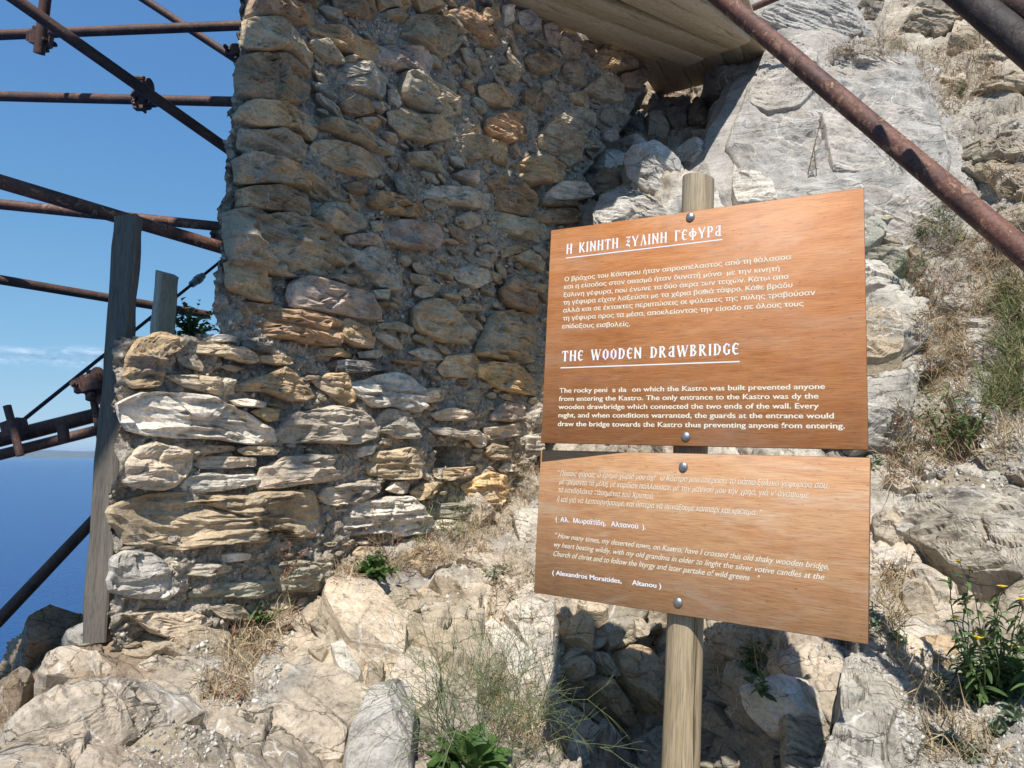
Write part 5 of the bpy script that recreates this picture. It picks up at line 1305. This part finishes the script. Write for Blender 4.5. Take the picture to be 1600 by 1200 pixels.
MAT_GRASS = simple('grass_blades', (.10, .14, .045), (.24, .24, .10), 30, .8, 0, rnd=.35)
# ------------------------------------------------------------------ grass nobody could count
def blades(regions, seed, name, label, mat, L=(.05, .12), r0=.0009, tangle=.8, droop=1.0):
    r = np.random.default_rng(seed); V = []; Fc = []; o_ = 0
    for poly, n in regions:
        poly = np.array(poly); lo, hi = poly.min(0), poly.max(0); k = 0
        while k < n:
            x, y = r.uniform(lo, hi)
            if not inside(poly, np.array([x]), np.array([y]))[0]: continue
            k += 1; b, nr = hit(x, y); u = up_of(nr); d = u + r.normal(0, tangle, 3); Lb = r.uniform(*L) * .5
            for q in range(5):
                dd = d + r.normal(0, .5, 3); dd /= np.linalg.norm(dd); s = np.cross(dd, r.normal(0, 1, 3)); s = s / np.linalg.norm(s) * r0 * r.uniform(.7, 1.5); bb = b + r.normal(0, .010, 3); l1 = Lb * r.uniform(.5, 1.3)
                m = bb + dd * l1; e = m + (dd + [0, 0, -droop * r.random()] + r.normal(0, .35, 3)) * l1
                V += [bb - s, bb + s, m - s * .8, m + s * .8, e]; Fc += [[o_, o_ + 1, o_ + 3], [o_, o_ + 3, o_ + 2], [o_ + 2, o_ + 3, o_ + 4]]; o_ += 5
    o = put(name, (np.array(V), np.array(Fc)), mat); tag(o, label, kind='stuff'); return o
DRYR = [([(1420, 340), (1570, 380), (1600, 470), (1540, 500), (1430, 470)], 420), ([(1430, 480), (1520, 490), (1520, 620), (1440, 640)], 420), ([(1400, 640), (1520, 640), (1520, 720), (1380, 760)], 300), ([(1540, 340), (1610, 330), (1610, 640), (1550, 640)], 380),
        ([(1420, 80), (1550, 60), (1560, 130), (1470, 190)], 380), ([(1290, 80), (1410, 50), (1420, 90), (1330, 90)], 140), ([(350, 1000), (440, 950), (470, 960), (410, 1040), (350, 1060)], 150), ([(310, 1060), (390, 1040), (400, 1090), (320, 1100)], 60),
        ([(640, 850), (760, 790), (850, 710), (850, 780), (760, 860), (650, 890)], 380), ([(520, 890), (640, 870), (640, 900), (530, 910)], 90), ([(790, 860), (850, 830), (850, 930), (760, 940)], 90), ([(720, 1040), (850, 1080), (870, 1180), (780, 1170)], 170),
        ([(1370, 890), (1410, 890), (1410, 1000), (1370, 1000)], 80), ([(1390, 1010), (1490, 1080), (1590, 1200), (1440, 1200)], 120), ([(1100, 985), (1240, 990), (1200, 1060), (1100, 1040)], 60), ([(1500, 650), (1600, 640), (1600, 720), (1500, 720)], 130), ([(1500, 150), (1600, 160), (1600, 330), (1560, 330)], 90)]
blades(DRYR, 6, 'dry_grass', 'dry straw-coloured grass and stalks rooted in the joints and soil of the hillside', MAT_DRY, tangle=.8)
blades([(p, n // 3) for p, n in DRYR[:11]], 8, 'dry_creeper', 'reddish brown dried creeping stalks mixed through the dry grass', MAT_DRYRED, L=(.02, .06), r0=.0016, tangle=1.2)
blades([([(1560, 440), (1620, 440), (1620, 610), (1570, 600)], 240), ([(1530, 580), (1600, 600), (1600, 650), (1530, 640)], 120), ([(1460, 330), (1500, 350), (1500, 400), (1450, 390)], 50), ([(690, 740), (760, 830), (700, 850), (640, 850)], 60)], 9, 'green_grass', 'tufts of green grass at the right edge of the hillside', MAT_GRASS, L=(.07, .16), r0=.0011, tangle=.6)
def gravel():
    r = np.random.default_rng(44); C = []; S_ = []
    for poly, n, k in (([(1380, 990), (1490, 1020), (1620, 1100), (1620, 1230), (1420, 1230)], 2300, 1), ([(1480, 160), (1600, 200), (1600, 320), (1500, 320)], 1300, 1), ([(1510, 640), (1600, 640), (1600, 780), (1440, 740)], 900, 1.1), ([(620, 820), (860, 690), (860, 860), (700, 940)], 1100, 1.2), ([(300, 1010), (480, 940), (420, 1110), (320, 1110)], 900, 1.2),
                       ([(1280, 960), (1420, 1000), (1400, 1060), (1270, 1030)], 500, 1), ([(200, 1120), (400, 1130), (400, 1200), (190, 1200)], 500, .8), ([(1380, 640), (1480, 600), (1480, 780), (1400, 780)], 500, 1.2), ([(700, 940), (880, 900), (880, 1180), (800, 1180)], 600, 1.1), ([(1420, 500), (1540, 480), (1540, 600), (1440, 620)], 400, 1.3)):
        poly = np.array(poly); lo, hi = poly.min(0), poly.max(0); m = 0
        while m < n:
            x, y = r.uniform(lo, hi)
            if not inside(poly, np.array([x]), np.array([y]))[0]: continue
            m += 1; b, nr = hit(x, y, GROUND); C.append(b); S_.append((.0016 + .008 * r.random() ** 5) * k)
    V, Fc = chips(np.array(C), np.array(S_), r); o = put('gravel', (V, Fc), MAT_GRAVEL); tag(o, 'grey stone chips scattered over the soil patches of the hillside', kind='stuff')
MAT_GRAVEL = simple('gravel_chips', (.30, .27, .23), (.52, .49, .44), 30, .9, 0, rnd=.4)
gravel()
# ------------------------------------------------------------------ clouds and air
clouds()
def haze():
    M = N('air'); out = M.t.nodes['Material Output']; M.t.nodes.remove(M.b); v = M.n('VolumePrincipled'); v.inputs['Color'].default_value = (.50, .72, 1, 1); v.inputs['Density'].default_value = 2.6e-5; v.inputs['Anisotropy'].default_value = .0
    M.l(v.outputs[0], out.inputs['Volume']); bm = bmesh.new(); bmesh.ops.create_cube(bm, size=1); bmesh.ops.scale(bm, vec=(150000, 150000, 420), verts=bm.verts); me = bpy.data.meshes.new('haze'); bm.to_mesh(me); bm.free()
    o = link('haze', me, M.m, loc=(0, 0, ZSEA - 1.5 + 210)); tag(o, 'thin sea haze fading the far coast', kind='stuff')
haze()
